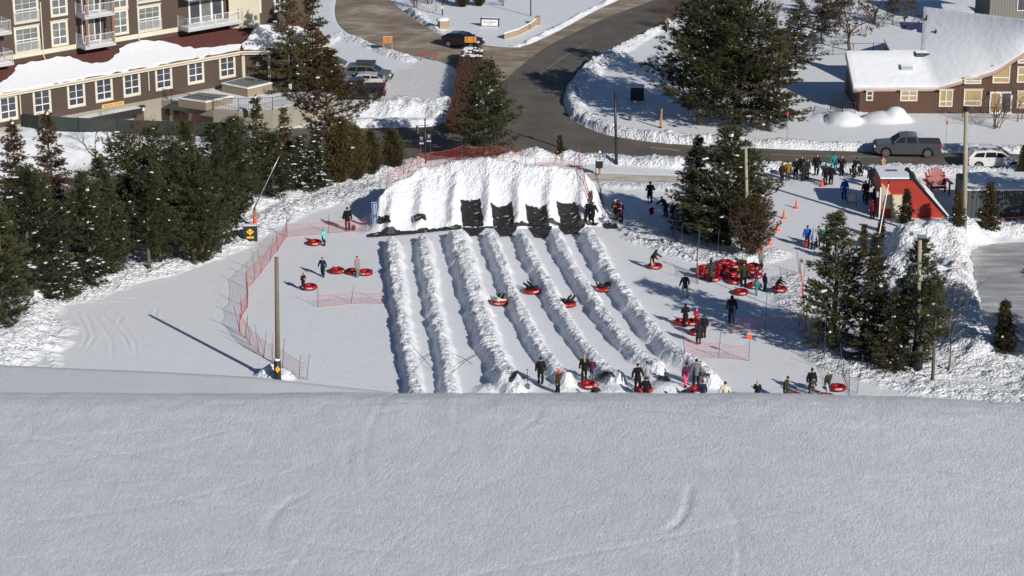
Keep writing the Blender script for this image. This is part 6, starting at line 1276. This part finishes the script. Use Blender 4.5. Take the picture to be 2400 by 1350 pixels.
p = GH(429, 606); o = thing('hydrant_box', 'small pale snow-topped valve box among the left trees', 'valve box', p); MB().box((0, 0, .85), (.42, .34, .42)).build('body', mat('valve_cream', (.55, .48, .36), .6), o); MB().tube((0, 0, 0), (0, 0, .7), .06, None, 8).build('stand', M_METAL, o); MB().box((0, 0, 1.1), (.46, .38, .1)).build('snow', M_SNOWCAP, o)
# shovels and black coverings at the start
for px, py, l in ((1236, 912, 'grey shovel stuck in the snow left of the start'), (1641, 893, 'shovel standing upright right of the person in grey')):
    p = GH(px, py); o = thing('shovel', l, 'shovel', p); MB().tube((0, 0, .3), (0, .02, 1.35), .018, None, 6).build('shaft', M_METAL, o); MB().box((0, 0, .18), (.32, .04, .36)).build('blade', mat('shovel_grey', (.10, .10, .10), .5), o); MB().box((0, .02, 1.36), (.16, .03, .04)).build('grip', M_METAL, o)
# ---- rubber mats draped over the snow
M_MAT = ground_mat('rubber_mat', (.010, .010, .011), (.60, .62, .66), 1.6, .6, (1.2, 5, 1), 0, (.022, .022, .024)); M_MAT.node_tree.nodes['Color Ramp'].color_ramp.elements[1].position = .60; M_MAT.node_tree.nodes['Color Ramp'].color_ramp.elements[2].position = .68
def drape(label, quad, nm='rubber_mat', holes=True, lift=.05, n=(16, 12), jag=.03, seed=0):
    rnd = random.Random(seed or int(quad[0][0])); P = [GH(*q) for q in quad]; o_ = P[0].copy(); top, bot = [], []
    vs = []; nx, ny = n
    for j in range(ny + 1):
        for i in range(nx + 1):
            a = P[0].lerp(P[1], i / nx); b = P[3].lerp(P[2], i / nx); q = a.lerp(b, j / ny); jx = rnd.gauss(0, jag) if i in (0, nx) else 0; jy = rnd.gauss(0, jag) if j in (0, ny) else 0
            x, y = q.x + jx, q.y + jy; vs.append(Vector((x, y, max(gz(x, y), gz(x + .12, y), gz(x - .12, y), gz(x, y - .14)) + lift + rnd.uniform(0, .02))) - o_)
    fs = [(j * (nx + 1) + i, j * (nx + 1) + i + 1, (j + 1) * (nx + 1) + i + 1, (j + 1) * (nx + 1) + i) for j in range(ny) for i in range(nx)]
    mb = MB().add(vs, fs); o = mb.build(nm, M_MAT, None, False); o.location = o_; s = o.modifiers.new('s', 'SOLIDIFY'); s.thickness = .03; s.offset = -1; tag(o, label, 'rubber mat', 'black rubber mats on the mound'); return o
drape('big black mat on the mound, leftmost of the four big ones', [(1080, 471), (1125, 468), (1135, 530), (1086, 533)]); drape('big black mat on the mound, second from the left', [(1152, 480), (1200, 477), (1206, 532), (1158, 534)])
drape('big black mat on the mound, third from the left', [(1233, 483), (1280, 483), (1287, 534), (1240, 534)]); drape('big black mat on the mound, rightmost of the four big ones', [(1305, 475), (1348, 476), (1364, 526), (1316, 526)])
for i, q in enumerate([[(1084, 535), (1138, 534), (1122, 553), (1104, 555)], [(1160, 535), (1212, 534), (1200, 554), (1176, 556)], [(1240, 535), (1294, 534), (1282, 556), (1256, 558)], [(1310, 529), (1372, 528), (1350, 549), (1326, 551)]]):
    drape('black mat piece in the lane mouth below the %s big mat' % ('leftmost', 'second', 'third', 'rightmost')[i], q, n=(12, 6))
drape('small black mat patch at the mound\'s far left', [(884, 512), (914, 510), (916, 526), (888, 526)], n=(8, 5), lift=.12); drape('small curved black mat patch, second lane of the mound', [(971, 514), (997, 513), (1000, 525), (974, 527)], n=(8, 5), lift=.12)
drape('long black strip at the foot of the mound, left part', [(860, 552), (975, 543), (976, 550), (864, 558)], n=(26, 2), jag=.03, lift=.07); drape('long black strip at the foot of the mound, middle part', [(976, 542), (1082, 533), (1082, 539), (977, 549)], n=(24, 2), jag=.03, lift=.07)
drape('thin black strip linking the big mats at the mound\'s foot', [(1138, 534), (1400, 527), (1400, 531), (1138, 538)], n=(40, 2), jag=.02, lift=.10); drape('two overlapping black mats lying right of the mound', [(1412, 526), (1442, 526), (1451, 537), (1420, 537)], n=(8, 4))
drape('narrow black mat hanging down the mound\'s right flank', [(1381, 452), (1388, 453), (1390, 500), (1378, 498)], n=(4, 10), lift=.10)
drape('black cloth on the snow between the second and third start', [(1400, 886), (1438, 888), (1442, 892), (1408, 896)], n=(8, 4)); drape('black cloth draped over the snow hump between the third and fourth start', [(1544, 884), (1562, 884), (1570, 892), (1542, 896)], n=(8, 4)); drape('black cloth at the snow heap left of the start', [(1195, 892), (1230, 884), (1234, 890), (1200, 899)], n=(8, 4)); drape('black cloth arched right of the person in grey', [(1640, 884), (1662, 884), (1664, 890), (1640, 891)], n=(8, 4))
# red rope fence at the container
p0, p1 = GH(2318, 528), GH(2430, 518); o = thing('rope_line', 'orange-red rope strung in front of the dark container', 'rope', p0); MB().path([(p0.lerp(p1, k / 8) - p0) + UP * (.55 - .12 * math.sin(math.pi * k / 8)) for k in range(9)], .02, 5).build('rope', M_CONE, o)
# crossed poles closing the two unused lanes
for k, (a, b, c, d) in enumerate(((968, 820, 1016, 872), (1010, 832, 969, 878), (1055, 832, 1108, 858), (1118, 835, 1062, 876))):
    p, q = GH(a, b), GH(c, d); o = thing('lane_pole', ('left lane, pole slanting down right', 'left lane, pole slanting down left', 'second lane, pole slanting down right', 'second lane, pole slanting down left')[k] + ', thin dark closing pole', 'pole', p, 0, 'thin crossed poles closing the lanes'); MB().path([UP * .15, (q - p) * .5 + UP * .25, q - p + UP * .12], .018, 5).build('pole', M_METAL, o)
# ================================================================ placement
# ---- vehicles
pickup('dark grey pickup truck with a black bed cover driving left on the road', 2124, 364, R(180 - 4), P_GREY)
o = suv('white car with skis on its roof, right end of the road', 2330, 394, R(-2), P_WHITE, 4.95)
for y in (-.45, -.15): MB().tube((.55 if y > -.3 else .5, y, 1.78), (-1.2, y, 1.80), .05, .05, 6).build('ski', M_METAL, o)
for x in (.2, -.9): MB().box((x, 0, 1.73), (.05, 1.3, .05)).build('roof_rack', M_METAL, o)
MB().blob((-.6, .1, 1.76), (1.1, .62, .08), 14, 6).build('roof_snow', M_SNOWCAP, o, True)
o = suv('grey car with a black roof box and raised tailgate parked on the snowy lot', 862, 189, R(-6), P_DGREY, 4.9)
MB().box((-.15, 0, 1.86), (1.9, .85, .26)).build('roof_box', mat('roof_box', (.05, .05, .055), .4), o)
MB().box((-2.55, 0, 1.90), (1.05, 1.45, .07), 0, 0, R(28)).build('tailgate', P_DGREY, o)
suv('pale silver car squeezed between the grey car and the black pickup', 850, 206, R(178), P_SILV, 4.4, small=True)
pickup('black pickup truck parked behind the orange-brown pine', 832, 230, R(180), P_BLACK)
suv('black hatchback driving along the sanded driveway', 1085, 110, R(-24), P_BLACK, 4.3, small=True)
# ---- people
BT = lambda *a, **k: person(*a, **k)
Q = 'people queuing by the road'; TP = 'people around the tubes'; ST = 'people at the start of the lanes'
PEOPLE = [
 # px,py, heading, pose, height, jacket, trousers, head, label, coat, boots
 ((1152, 176), 160, 'stand', 1.8, 'black', 'black', 'hat:black', 'person in dark clothes walking behind the round pine by the driveway', False, 'black'),
 ((815, 540), 8, 'stand', 1.86, 'black', 'brown', 'hat:dkbrown', 'person in black jacket and dark red trousers standing beside a brown bag', False, 'black'),
 ((759, 576), 40, 'together', 1.32, 'turq', 'navy', 'hair:dkbrown', 'child in a turquoise jacket by the topmost left tube', False, 'dred'),
 ((757, 648), -15, 'walkout', 1.48, 'navy', 'navy', 'hair:black', 'child in navy pulling a tube, arms out to the sides', False, 'black'),
 ((838, 650), 60, 'stand', 1.62, 'mauve', 'grey', 'hair:black', 'person in a dusty pink jacket and grey trousers between two tubes', False, 'lgrey'),
 ((711, 680), 40, 'together', 1.30, 'black', 'black', 'hat:red', 'child in black with a red hat, leftmost on the snow', False, 'black'),
 ((1378, 519), 160, 'walk', 1.62, 'black', 'black', 'hat:grey', 'person in black walking behind the one with swinging arms at the mats', False, 'black'),
 ((1389, 524), 30, 'walk', 1.74, 'black', 'black', 'hat:grey', 'person in black with swinging arms stepping past the right-hand mats', False, 'black'),
 ((1441, 516), 0, 'front' if False else 'together', 1.70, 'brown', 'mauve', 'hat:white', 'person with a white cap and mauve trousers beside two dark figures', True, 'dred'),
 ((1449, 514), 20, 'stand', 1.55, 'black', 'black', 'hat:black', 'person in black half hidden behind the tall dark figure by the net', False, 'black'),
 ((1456, 521), -30, 'together', 1.66, 'plum', 'black', 'longhair:dkbrown', 'person in a dark plum jacket next to the white-capped one', False, 'black'),
 ((1523, 478), 190, 'pockets', 1.86, 'black', 'navy', 'hat:black', 'lone person in black standing in the tree shade right of the mound', False, 'black'),
 ((1527, 504), 190, 'crouch', 1.15, 'dred', 'plum', 'hat:dred', 'child in dark red sitting in the tree shade', False, 'black'),
 ((1560, 508), -60, 'bend', 1.80, 'olive', 'brown', 'hair:dkbrown', 'person in olive bending forward under the snowy spruce', False, 'brown'),
 ((1577, 512), 30, 'stand', 1.3, 'navy', 'navy', 'hat:navy', 'child in navy in the shade under the snowy spruce', False, 'black'),
 ((1528, 631), 60, 'bend', 1.62, 'char', 'tan', 'hood:char', 'person in a dark hooded coat and tan trousers leaning by a tube', True, 'tan'),
 ((1605, 697), 200, 'walkout', 1.75, 'char', 'lgrey', 'hat:lgrey', 'person in a dark jacket and light grey trousers walking alone', False, 'black'),
 ((1665, 662), 190, 'stand', 1.72, 'green', 'black', 'hood:char', 'person in a grey green jacket in front of the tube pile', True, 'black'),
 ((1714, 757), 185, 'stand', 1.98, 'black', 'navy', 'hood:black', 'tall person in a long black coat standing alone in tree shade', False, 'black'),
 ((1740, 655), 0, 'stand', 1.75, 'brown', 'black', 'pompom:cream', 'person with a cream bobble hat behind the tube pile', False, 'black'),
 ((1742, 671), 10, 'wide', 1.80, 'olive', 'black', 'hat:black', 'person in black and olive with arms out before the tube pile', False, 'black'),
 ((1783, 637), 60, 'stand', 1.74, 'grey', 'black', 'hat:red', 'person with an orange-red hat and a grey jacket with a pale stripe', False, 'black'),
 ((1773, 660), 20, 'stand', 1.05, 'plum', 'plum', 'pompom:lpink', 'small child in a pink hat beside the tube pile', False, 'black'),
 ((1773, 692), 200, 'walk', 1.15, 'teal', 'teal', 'hat:lime', 'child with a bright green hat striding in front of a tube', False, 'black'),
 ((1792, 683), 120, 'stand', 1.36, 'navy', 'navy', 'hood:navy', 'child in navy between the green-hatted child and the tube on the right', False, 'black'),
 ((1821, 687), 70, 'bend', 1.32, 'black', 'black', 'hood:black', 'child in black kneeling over the rightmost tube of the tube area', False, 'black'),
 ((1606, 767), 200, 'together', 1.68, 'black', 'black', 'longhair:black', 'person with long black hair and a black coat beside three tubes', True, 'black'),
 ((1632, 762), 5, 'together', 1.15, 'red', 'black', 'pompom:lpink', 'child in a red jacket and pink hat sitting among the tubes', False, 'black'),
 ((1649, 792), 200, 'stand', 1.64, 'black', 'black', 'hair:dkbrown', 'person in a long black coat behind the grey-coated one', True, 'black'),
 ((1637, 807), 190, 'stand', 1.62, 'char', 'black', 'hood:char', 'person in a grey brown hooded coat, lowest of the four', True, 'black'),
 # queue by the road
 ((1832, 426), 30, 'stand', 1.62, 'dkbrown', 'black', 'hat:brown', 'queue: person in a dark fur-hooded coat half hidden by the pine', False, 'black'),
 ((1846, 424), 180, 'stand', 1.70, 'mustard', 'olive', 'hair:black', 'queue: person in a mustard jacket', False, 'black'),
 ((1864, 420), 20, 'pockets', 1.80, 'black', 'black', 'hair:dkbrown', 'queue: person in black right of the mustard jacket', False, 'black'),
 ((1878, 412), 0, 'stand', 1.68, 'black', 'black', 'longhair:black', 'queue: person in black behind the grey puffer coat', False, 'black'),
 ((1882, 425), 180, 'stand', 1.66, 'char', 'black', 'hat:char', 'queue: person in a grey puffer coat with a small dog at their feet', True, 'black'),
 ((1891, 419), 30, 'stand', 1.68, 'dkbrown', 'black', 'hair:brown', 'queue: person in dark brown right of the grey puffer coat', False, 'black'),
 ((1913, 412), 5, 'stand', 1.86, 'black', 'black', 'hair:dkbrown', 'queue: bearded person in an open black jacket over a white shirt', False, 'white'),
 ((1934, 435), 200, 'stand', 1.76, 'black', 'black', 'hair:black', 'queue: person in black next to the nearest orange cone', False, 'black'),
 ((1947, 433), 180, 'stand', 1.68, 'black', 'black', 'hair:dkbrown', 'queue: person in a long black coat right of the orange cone', True, 'black'),
 ((1954, 409), 10, 'wide', 1.84, 'teal', 'lblue', 'hat:dkbrown', 'queue: person in a teal jacket and pale jeans', False, 'black'),
 ((1972, 412), 0, 'phone', 1.70, 'black', 'black', 'longhair:blond', 'queue: fair-haired person in a long black coat', True, 'black'),
 ((2001, 415), 20, 'bend', 1.84, 'black', 'black', 'hair:dkbrown', 'queue: person in black with a red collar stooping over a child', False, 'black'),
 ((2016, 412), 10, 'crouch', 1.60, 'char', 'black', 'hair:black', 'queue: person crouching in the snow by the bank', False, 'black'),
 ((2001, 417), 20, 'stand', .98, 'brown', 'black', 'hat:brown', 'queue: small child in brown in front of the stooping person', False, 'black'),
 ((2040, 440), 200, 'stand', 1.74, 'black', 'black', 'hood:black', 'queue: person in black with folded arms left of the red hut', False, 'black'),
 ((2050, 436), 190, 'stand', 1.78, 'navy', 'navy', 'hat:navy', 'queue: person in navy right beside the one with folded arms', False, 'black'),
 ((2066, 415), 60, 'phone', 1.80, 'tan', 'navy', 'hat:red', 'queue: person in a tan jacket behind the red hut roof', False, 'black'),
 ((1978, 468), 185, 'stand', 1.76, 'blue', 'navy', 'hat:blue', 'person in a bright blue jacket beside the folding board', False, 'black'),
 ((2027, 472), 190, 'stand', 1.72, 'dred', 'black', 'hat:dkbrown', 'person in dark red in the hut\'s shade', False, 'black'),
 ((2031, 480), 170, 'stand', 1.3, 'olive', 'black', 'hat:olive', 'child in olive beside the dark red jacket in the hut\'s shade', False, 'black'),
 ((2046, 492), 175, 'stand', 1.72, 'navy', 'plum', 'hood:navy', 'person in navy at the hut\'s left wall, in shade', True, 'black'),
 ((2044, 514), 200, 'stand', 1.70, 'dred', 'black', 'hat:black', 'person with a red pack close to the hut\'s left corner', False, 'black'),
 ((1891, 581), 180, 'stand', 1.76, 'blue', 'red', 'hair:black', 'person in a blue jacket and bright red trousers', False, 'black'),
 ((1906, 585), 170, 'stand', 1.64, 'lblue', 'black', 'hood:lgrey', 'person with a pale hood beside the bright red trousers', False, 'black'),
 ((1912, 582), 190, 'stand', 1.30, 'plum', 'black', 'hat:plum', 'child in plum between the pale hood and the beige jacket', False, 'black'),
 ((1917, 578), 180, 'stand', 1.62, 'tan', 'black', 'hat:char', 'person in a beige grey jacket, third of the group of five', False, 'black'),
 ((1934, 583), 185, 'pockets', 1.76, 'teal', 'black', 'hat:dred', 'person in a teal jacket, rightmost of the group of five', False, 'black'),
 # start of the lanes
 ((1267, 899), 0, 'stand', 1.78, 'black', 'black', 'pompom:black', 'person in black with a bobble hat facing uphill, left of the lanes\' start', False, 'black'),
 ((1307, 922), 60, 'pull', 1.62, 'brown', 'black', 'hood:orange', 'person with an orange hood and brown coat, lowest at the left', True, 'black'),
 ((1369, 893), 190, 'stand', 1.78, 'black', 'black', 'longhair:blond', 'person in black with long fair hair behind a tube', False, 'dred'),
 ((1388, 893), 160, 'together', 1.52, 'plum', 'grey', 'hat:grey', 'person in plum and grey right of the fair-haired one', False, 'black'),
 ((1395, 938), 180, 'crouch', 1.62, 'char', 'black', 'hat:tan', 'person in dark grey sitting with the back to us under the tube', False, 'black'),
 ((1494, 915), 15, 'wide', 1.80, 'black', 'black', 'hat:black', 'person in black leaning over the middle tube', False, 'black'),
 ((1516, 903), 190, 'stand', 1.60, 'lgrey', 'grey', 'hat:char', 'person in a light grey jacket behind the middle tube', False, 'black'),
 ((1513, 940), 180, 'wide', 1.60, 'black', 'black', 'hat:black', 'person in black seen from behind, waist-up, in front of the middle tube', False, 'black'),
 ((1606, 908), 30, 'pull', 1.70, 'plum', 'pink', 'pompom:black', 'person with plum and bright pink ski clothes', False, 'red'),
 ((1631, 905), 180, 'out' if False else 'wide', 1.82, 'grey', 'black', 'hat:black', 'person in grey with black bib trousers, back to us', False, 'black'),
 ((1607, 945), 190, 'crouch', 1.70, 'navy', 'navy', 'hat:navy', 'person in navy and white crouching below the pink trousers', False, 'black'),
 ((1646, 944), 185, 'stand', 1.46, 'navy', 'navy', 'pompom:navy', 'child in navy with a striped bobble hat right of the grey and black one', False, 'black'),
 ((1698, 958), 180, 'wide', 1.80, 'cream', 'tan', 'hat:olive', 'person in a cream jacket seen from behind at the slope\'s edge', False, 'black'),
 ((1774, 944), 170, 'together', 1.45, 'black', 'black', 'hood:tan', 'person in black with a grey fur hood standing apart', False, 'black'),
 ((1840, 938), 60, 'pull', 1.62, 'olive', 'black', 'hat:black', 'person in an olive coat and black hat beside the third tube from the right', True, 'black'),
 ((1901, 925), 10, 'stand', 1.76, 'black', 'black', 'pompom:black', 'person in black with a bobble hat, behind a child in green', False, 'black'),
 ((1903, 935), 0, 'together', 1.42, 'green', 'grey', 'hat:plum', 'child in a green snowsuit in front of the black bobble hat', False, 'black'),
 ((1939, 928), 30, 'pull', 1.70, 'olive', 'lblue', 'hood:cream', 'person in an olive coat with a big cream hood, rightmost person', True, 'lblue'),
]
for p, hd, ps, h, jk, tr, hdw, lab, ct, bt in PEOPLE:
    g = Q if lab.startswith('queue') else ('people on the snow')
    hw = {'hat': 'hat'}
    person(p, hd, ps, h, jk, tr, hdw, lab.replace('queue: ', 'queuing ') if False else lab, ct, bt, group=g)
# ---- tubes
def hp(px, py, z=0): return GH(px, py)
for px, py, lab, rz, kw in [
 (737, 573, 'red tube left of the turquoise child, topmost on the left', 10, {}), (790, 639, 'red tube towed by the child in navy', 70, {}), (827, 641, 'red tube left of the dusty pink jacket', 30, {}), (857, 643, 'red tube right of the dusty pink jacket', -20, {}),
 (726, 677, 'red tube beside the child in the red hat', 0, {}), (1535, 628, 'red tube behind the hooded person in tan trousers', 0, {}),
 (1736, 689, 'red tube in tree shade, nearest of the tube area', 10, {}), (1722, 663, 'red tube left of the black and olive figure, in shade', 0, {}), (1768, 674, 'red tube behind the green-hatted child', 0, {}), (1827, 682, 'red tube under the kneeling child in black', 0, {}),
 (1598, 760, 'red tube left of the long-haired black coat', 20, {}), (1622, 760, 'red tube between the long-haired black coat and the red jacket', 0, {}), (1642, 762, 'red tube behind the red-jacketed child', 0, {}), (1634, 783, 'red tube behind the grey brown hooded coat', 0, {}),
 (1379, 908, 'red tube standing free at the start, white lettering towards us', 0, dict(tilt=(-2, 0), s=1.08)), (1510, 918, 'red tube between the three people at the middle start', 0, {}), (1632, 920, 'red tube beside the navy and white crouching person', 0, {}),
 (1862, 934, 'red tube right of the olive coat and black hat', 0, {}), (1936, 936, 'red tube half below the edge, under the cream hood', 0, {}), (1962, 914, 'rightmost red tube, behind the cream-hooded person', 0, dict(tilt=(-4, 0), s=1.05)),
]: tube(px, py, lab, rz, **kw)
# pile of tubes
pile = [(1653, 640, 0), (1653, 640, 1), (1690, 636, 0), (1690, 636, 1), (1722, 634, 0), (1722, 634, 1), (1752, 634, 0), (1765, 636, 1), (1765, 638, 0), (1650, 650, 0), (1672, 656, 0), (1690, 650, 0), (1712, 650, 0), (1712, 650, 1), (1700, 626, 1), (1770, 650, 0), (1768, 645, 1), (1735, 626, 0)]
nm = ['bottom', 'second', 'top']; order = sorted(range(len(pile)), key=lambda i: (pile[i][0], pile[i][1])); ordn = ['first', 'second', 'third', 'fourth', 'fifth', 'sixth', 'seventh', 'eighth', 'ninth', 'tenth', 'eleventh', 'twelfth', 'thirteenth', 'fourteenth', 'fifteenth', 'sixteenth', 'seventeenth', 'eighteenth', 'nineteenth']
for k, (a, b, lv) in enumerate(pile):
    side = 'left end' if a < 1675 else 'middle' if a < 1735 else 'right end'
    tube(a, b, 'red tube in the %s layer of the heap, %s tube counted from the heap\'s left' % (nm[lv], ordn[order.index(k)]), k * 37, z=lv * .22, tilt=((k * 7) % 9 - 4, (k * 5) % 9 - 4), group='heap of red tubes')
# riders
for px, py, rz, jk, tr, hw, lab, tl in [
 (1171, 713, 165, 'cream', 'black', 'hat:tan', 'cream-jacketed rider with both black boots in the air, leftmost moving tube', 'tube under the cream-jacketed rider, leftmost of the moving four'),
 (1246, 686, 215, 'black', 'black', 'hat:black', 'black-clad rider lying sideways, second moving tube from the left', 'tube under the sideways black rider, second of the moving four'),
 (1332, 717, 150, 'black', 'char', 'hat:black', 'black-clad rider with raised legs at the left of the third moving tube', 'tube of the third rider, tipping to the right'),
 (1415, 681, 120, 'char', 'black', 'hair:dkbrown', 'dark-clad rider lying low, rightmost moving tube', 'tube of the rightmost rider, highest up the lane')]:
    p = GH(px, py); t = tube(p, 0, lab=None if False else None, rz=rz + 180) if False else tube(p, 0, tl, rz + 180, tilt=(0, 0), group='tubes sliding down the lanes', s=1.06)
    q = Vector((p.x, p.y, p.z + .02)); person((0, 0), rz, 'ride', 1.62, jk, tr, hw, lab, False, 'black', z=q, group='tube riders')
# ---- cones, nets
for a, b, l in [(1866, 488, 'orange cone furthest right of the four in a line'), (1837, 512, 'orange cone, second from the top of the line of four'), (1822, 540, 'orange cone, third from the top of the line of four'), (1803, 573, 'orange cone nearest the thicket, bottom of the line of four'), (1927, 437, 'orange cone at the queue\'s feet'), (1989, 470, 'orange cone shaded behind the folding board')]: cone(a, b, l)
net([(719, 890), (701, 888), (662, 862), (638, 848), (618, 838), (607, 826), (587, 808), (575, 792), (562, 778), (566, 745), (580, 722), (578, 676), (598, 655), (612, 640), (633, 612), (650, 590), (673, 555)], 1.25, 'long red net curving along the left edge of the tubing area', r=.006, ph=2.0)
net([(673, 555), (770, 547), (858, 541)], 1.0, 'red net strung across behind the turquoise child', ph=1.6)
net([(745, 720), (823, 712), (900, 712)], .85, 'short low red net across the left return lane', ph=1.5)
net([(1605, 830), (1684, 839), (1755, 846)], 1.05, 'red net on three poles with an orange flag, right of the lanes', ph=2.0)
net([(1713, 782), (1793, 770), (1872, 778), (1889, 782)], 1.0, 'red net in the tree shade behind the tall man', ph=2.2)
net([(1873, 640), (1880, 700), (1884, 740), (1889, 782)], 1.0, 'bunched red net standing left of the spruce group', ph=2.4)
net([(1632, 640), (1636, 666)], 1.3, 'bunched red net at the left of the tube heap', ph=2.8, cell=.1)
net([(1632, 612), (1680, 612), (1730, 608), (1783, 602)], 1.2, 'dark thin net behind the tube heap', red=False, r=.004, ph=2.6)
net([(1419, 508), (1437, 516), (1500, 532), (1575, 553), (1600, 582), (1632, 612)], 1.1, 'dark thin net curving from the mound to the thicket', red=False, r=.004, ph=2.0)
net([(1900, 795), (1918, 828), (1932, 842), (1975, 880), (1990, 925), (2008, 922)], 1.2, 'blue-poled loose net below the spruce group', red=False, r=.005, ph=2.4)
cr = [(905, 448), (940, 424), (985, 404), (1004, 398), (1080, 384), (1163, 378), (1232, 386)]
def crest_pt(px, dy=0):
    xs = [c[0] for c in M_CR]; i = np.interp(px, xs, range(len(xs))); X_ = np.interp(i, range(len(xs)), [c[0] for c in M_CW]); Y_ = np.interp(i, range(len(xs)), [c[1] for c in M_CW]) + dy
    return Vector((X_, Y_, gz(X_, Y_)))
net(None, 1.15, 'red net on the mound\'s back rim, left and middle part', world=[crest_pt(x, .5) for x in (905, 945, 985, 1010, 1085, 1163, 1232)], ph=1.9, r=.0065, cell=.12)
net(None, .55, 'low red net on the mound\'s back rim, right part', world=[crest_pt(x, .5) for x in (1255, 1300, 1345, 1358)], ph=1.7, r=.008)
net(None, 1.1, 'pale red net running down the mound\'s right flank', world=[crest_pt(1358, .3), GH(1368, 430), GH(1384, 488)], ph=1.9)
net(None, .9, 'dark thin net down the mound\'s outer right side', red=False, world=[GH(1395, 420), GH(1408, 470), GH(1419, 508)], ph=1.7, r=.004)
# orange flag board on the net pole
p = GH(1755, 846); o = thing('flag_board', 'orange square flag on the net pole right of the lanes', 'flag', (p.x, p.y - .04, p.z)); MB().box((0, 0, 1.72), (.30, .02, .34)).build('panel', M_CONE, o); MB().tube((0, .05, 0), (0, .03, 1.9), .018, .018, 6).build('pole', M_POLE, o)
p = GH(1783, 640); o = thing('flag_board', 'orange square flag behind the grey-jacketed person at the tube heap', 'flag', (p.x, p.y + .3, p.z)); MB().box((0, 0, 1.62), (.30, .02, .30)).build('panel', M_CONE, o); MB().tube((0, .05, 0), (0, .03, 2.2), .018, .018, 6).build('pole', M_POLE, o)
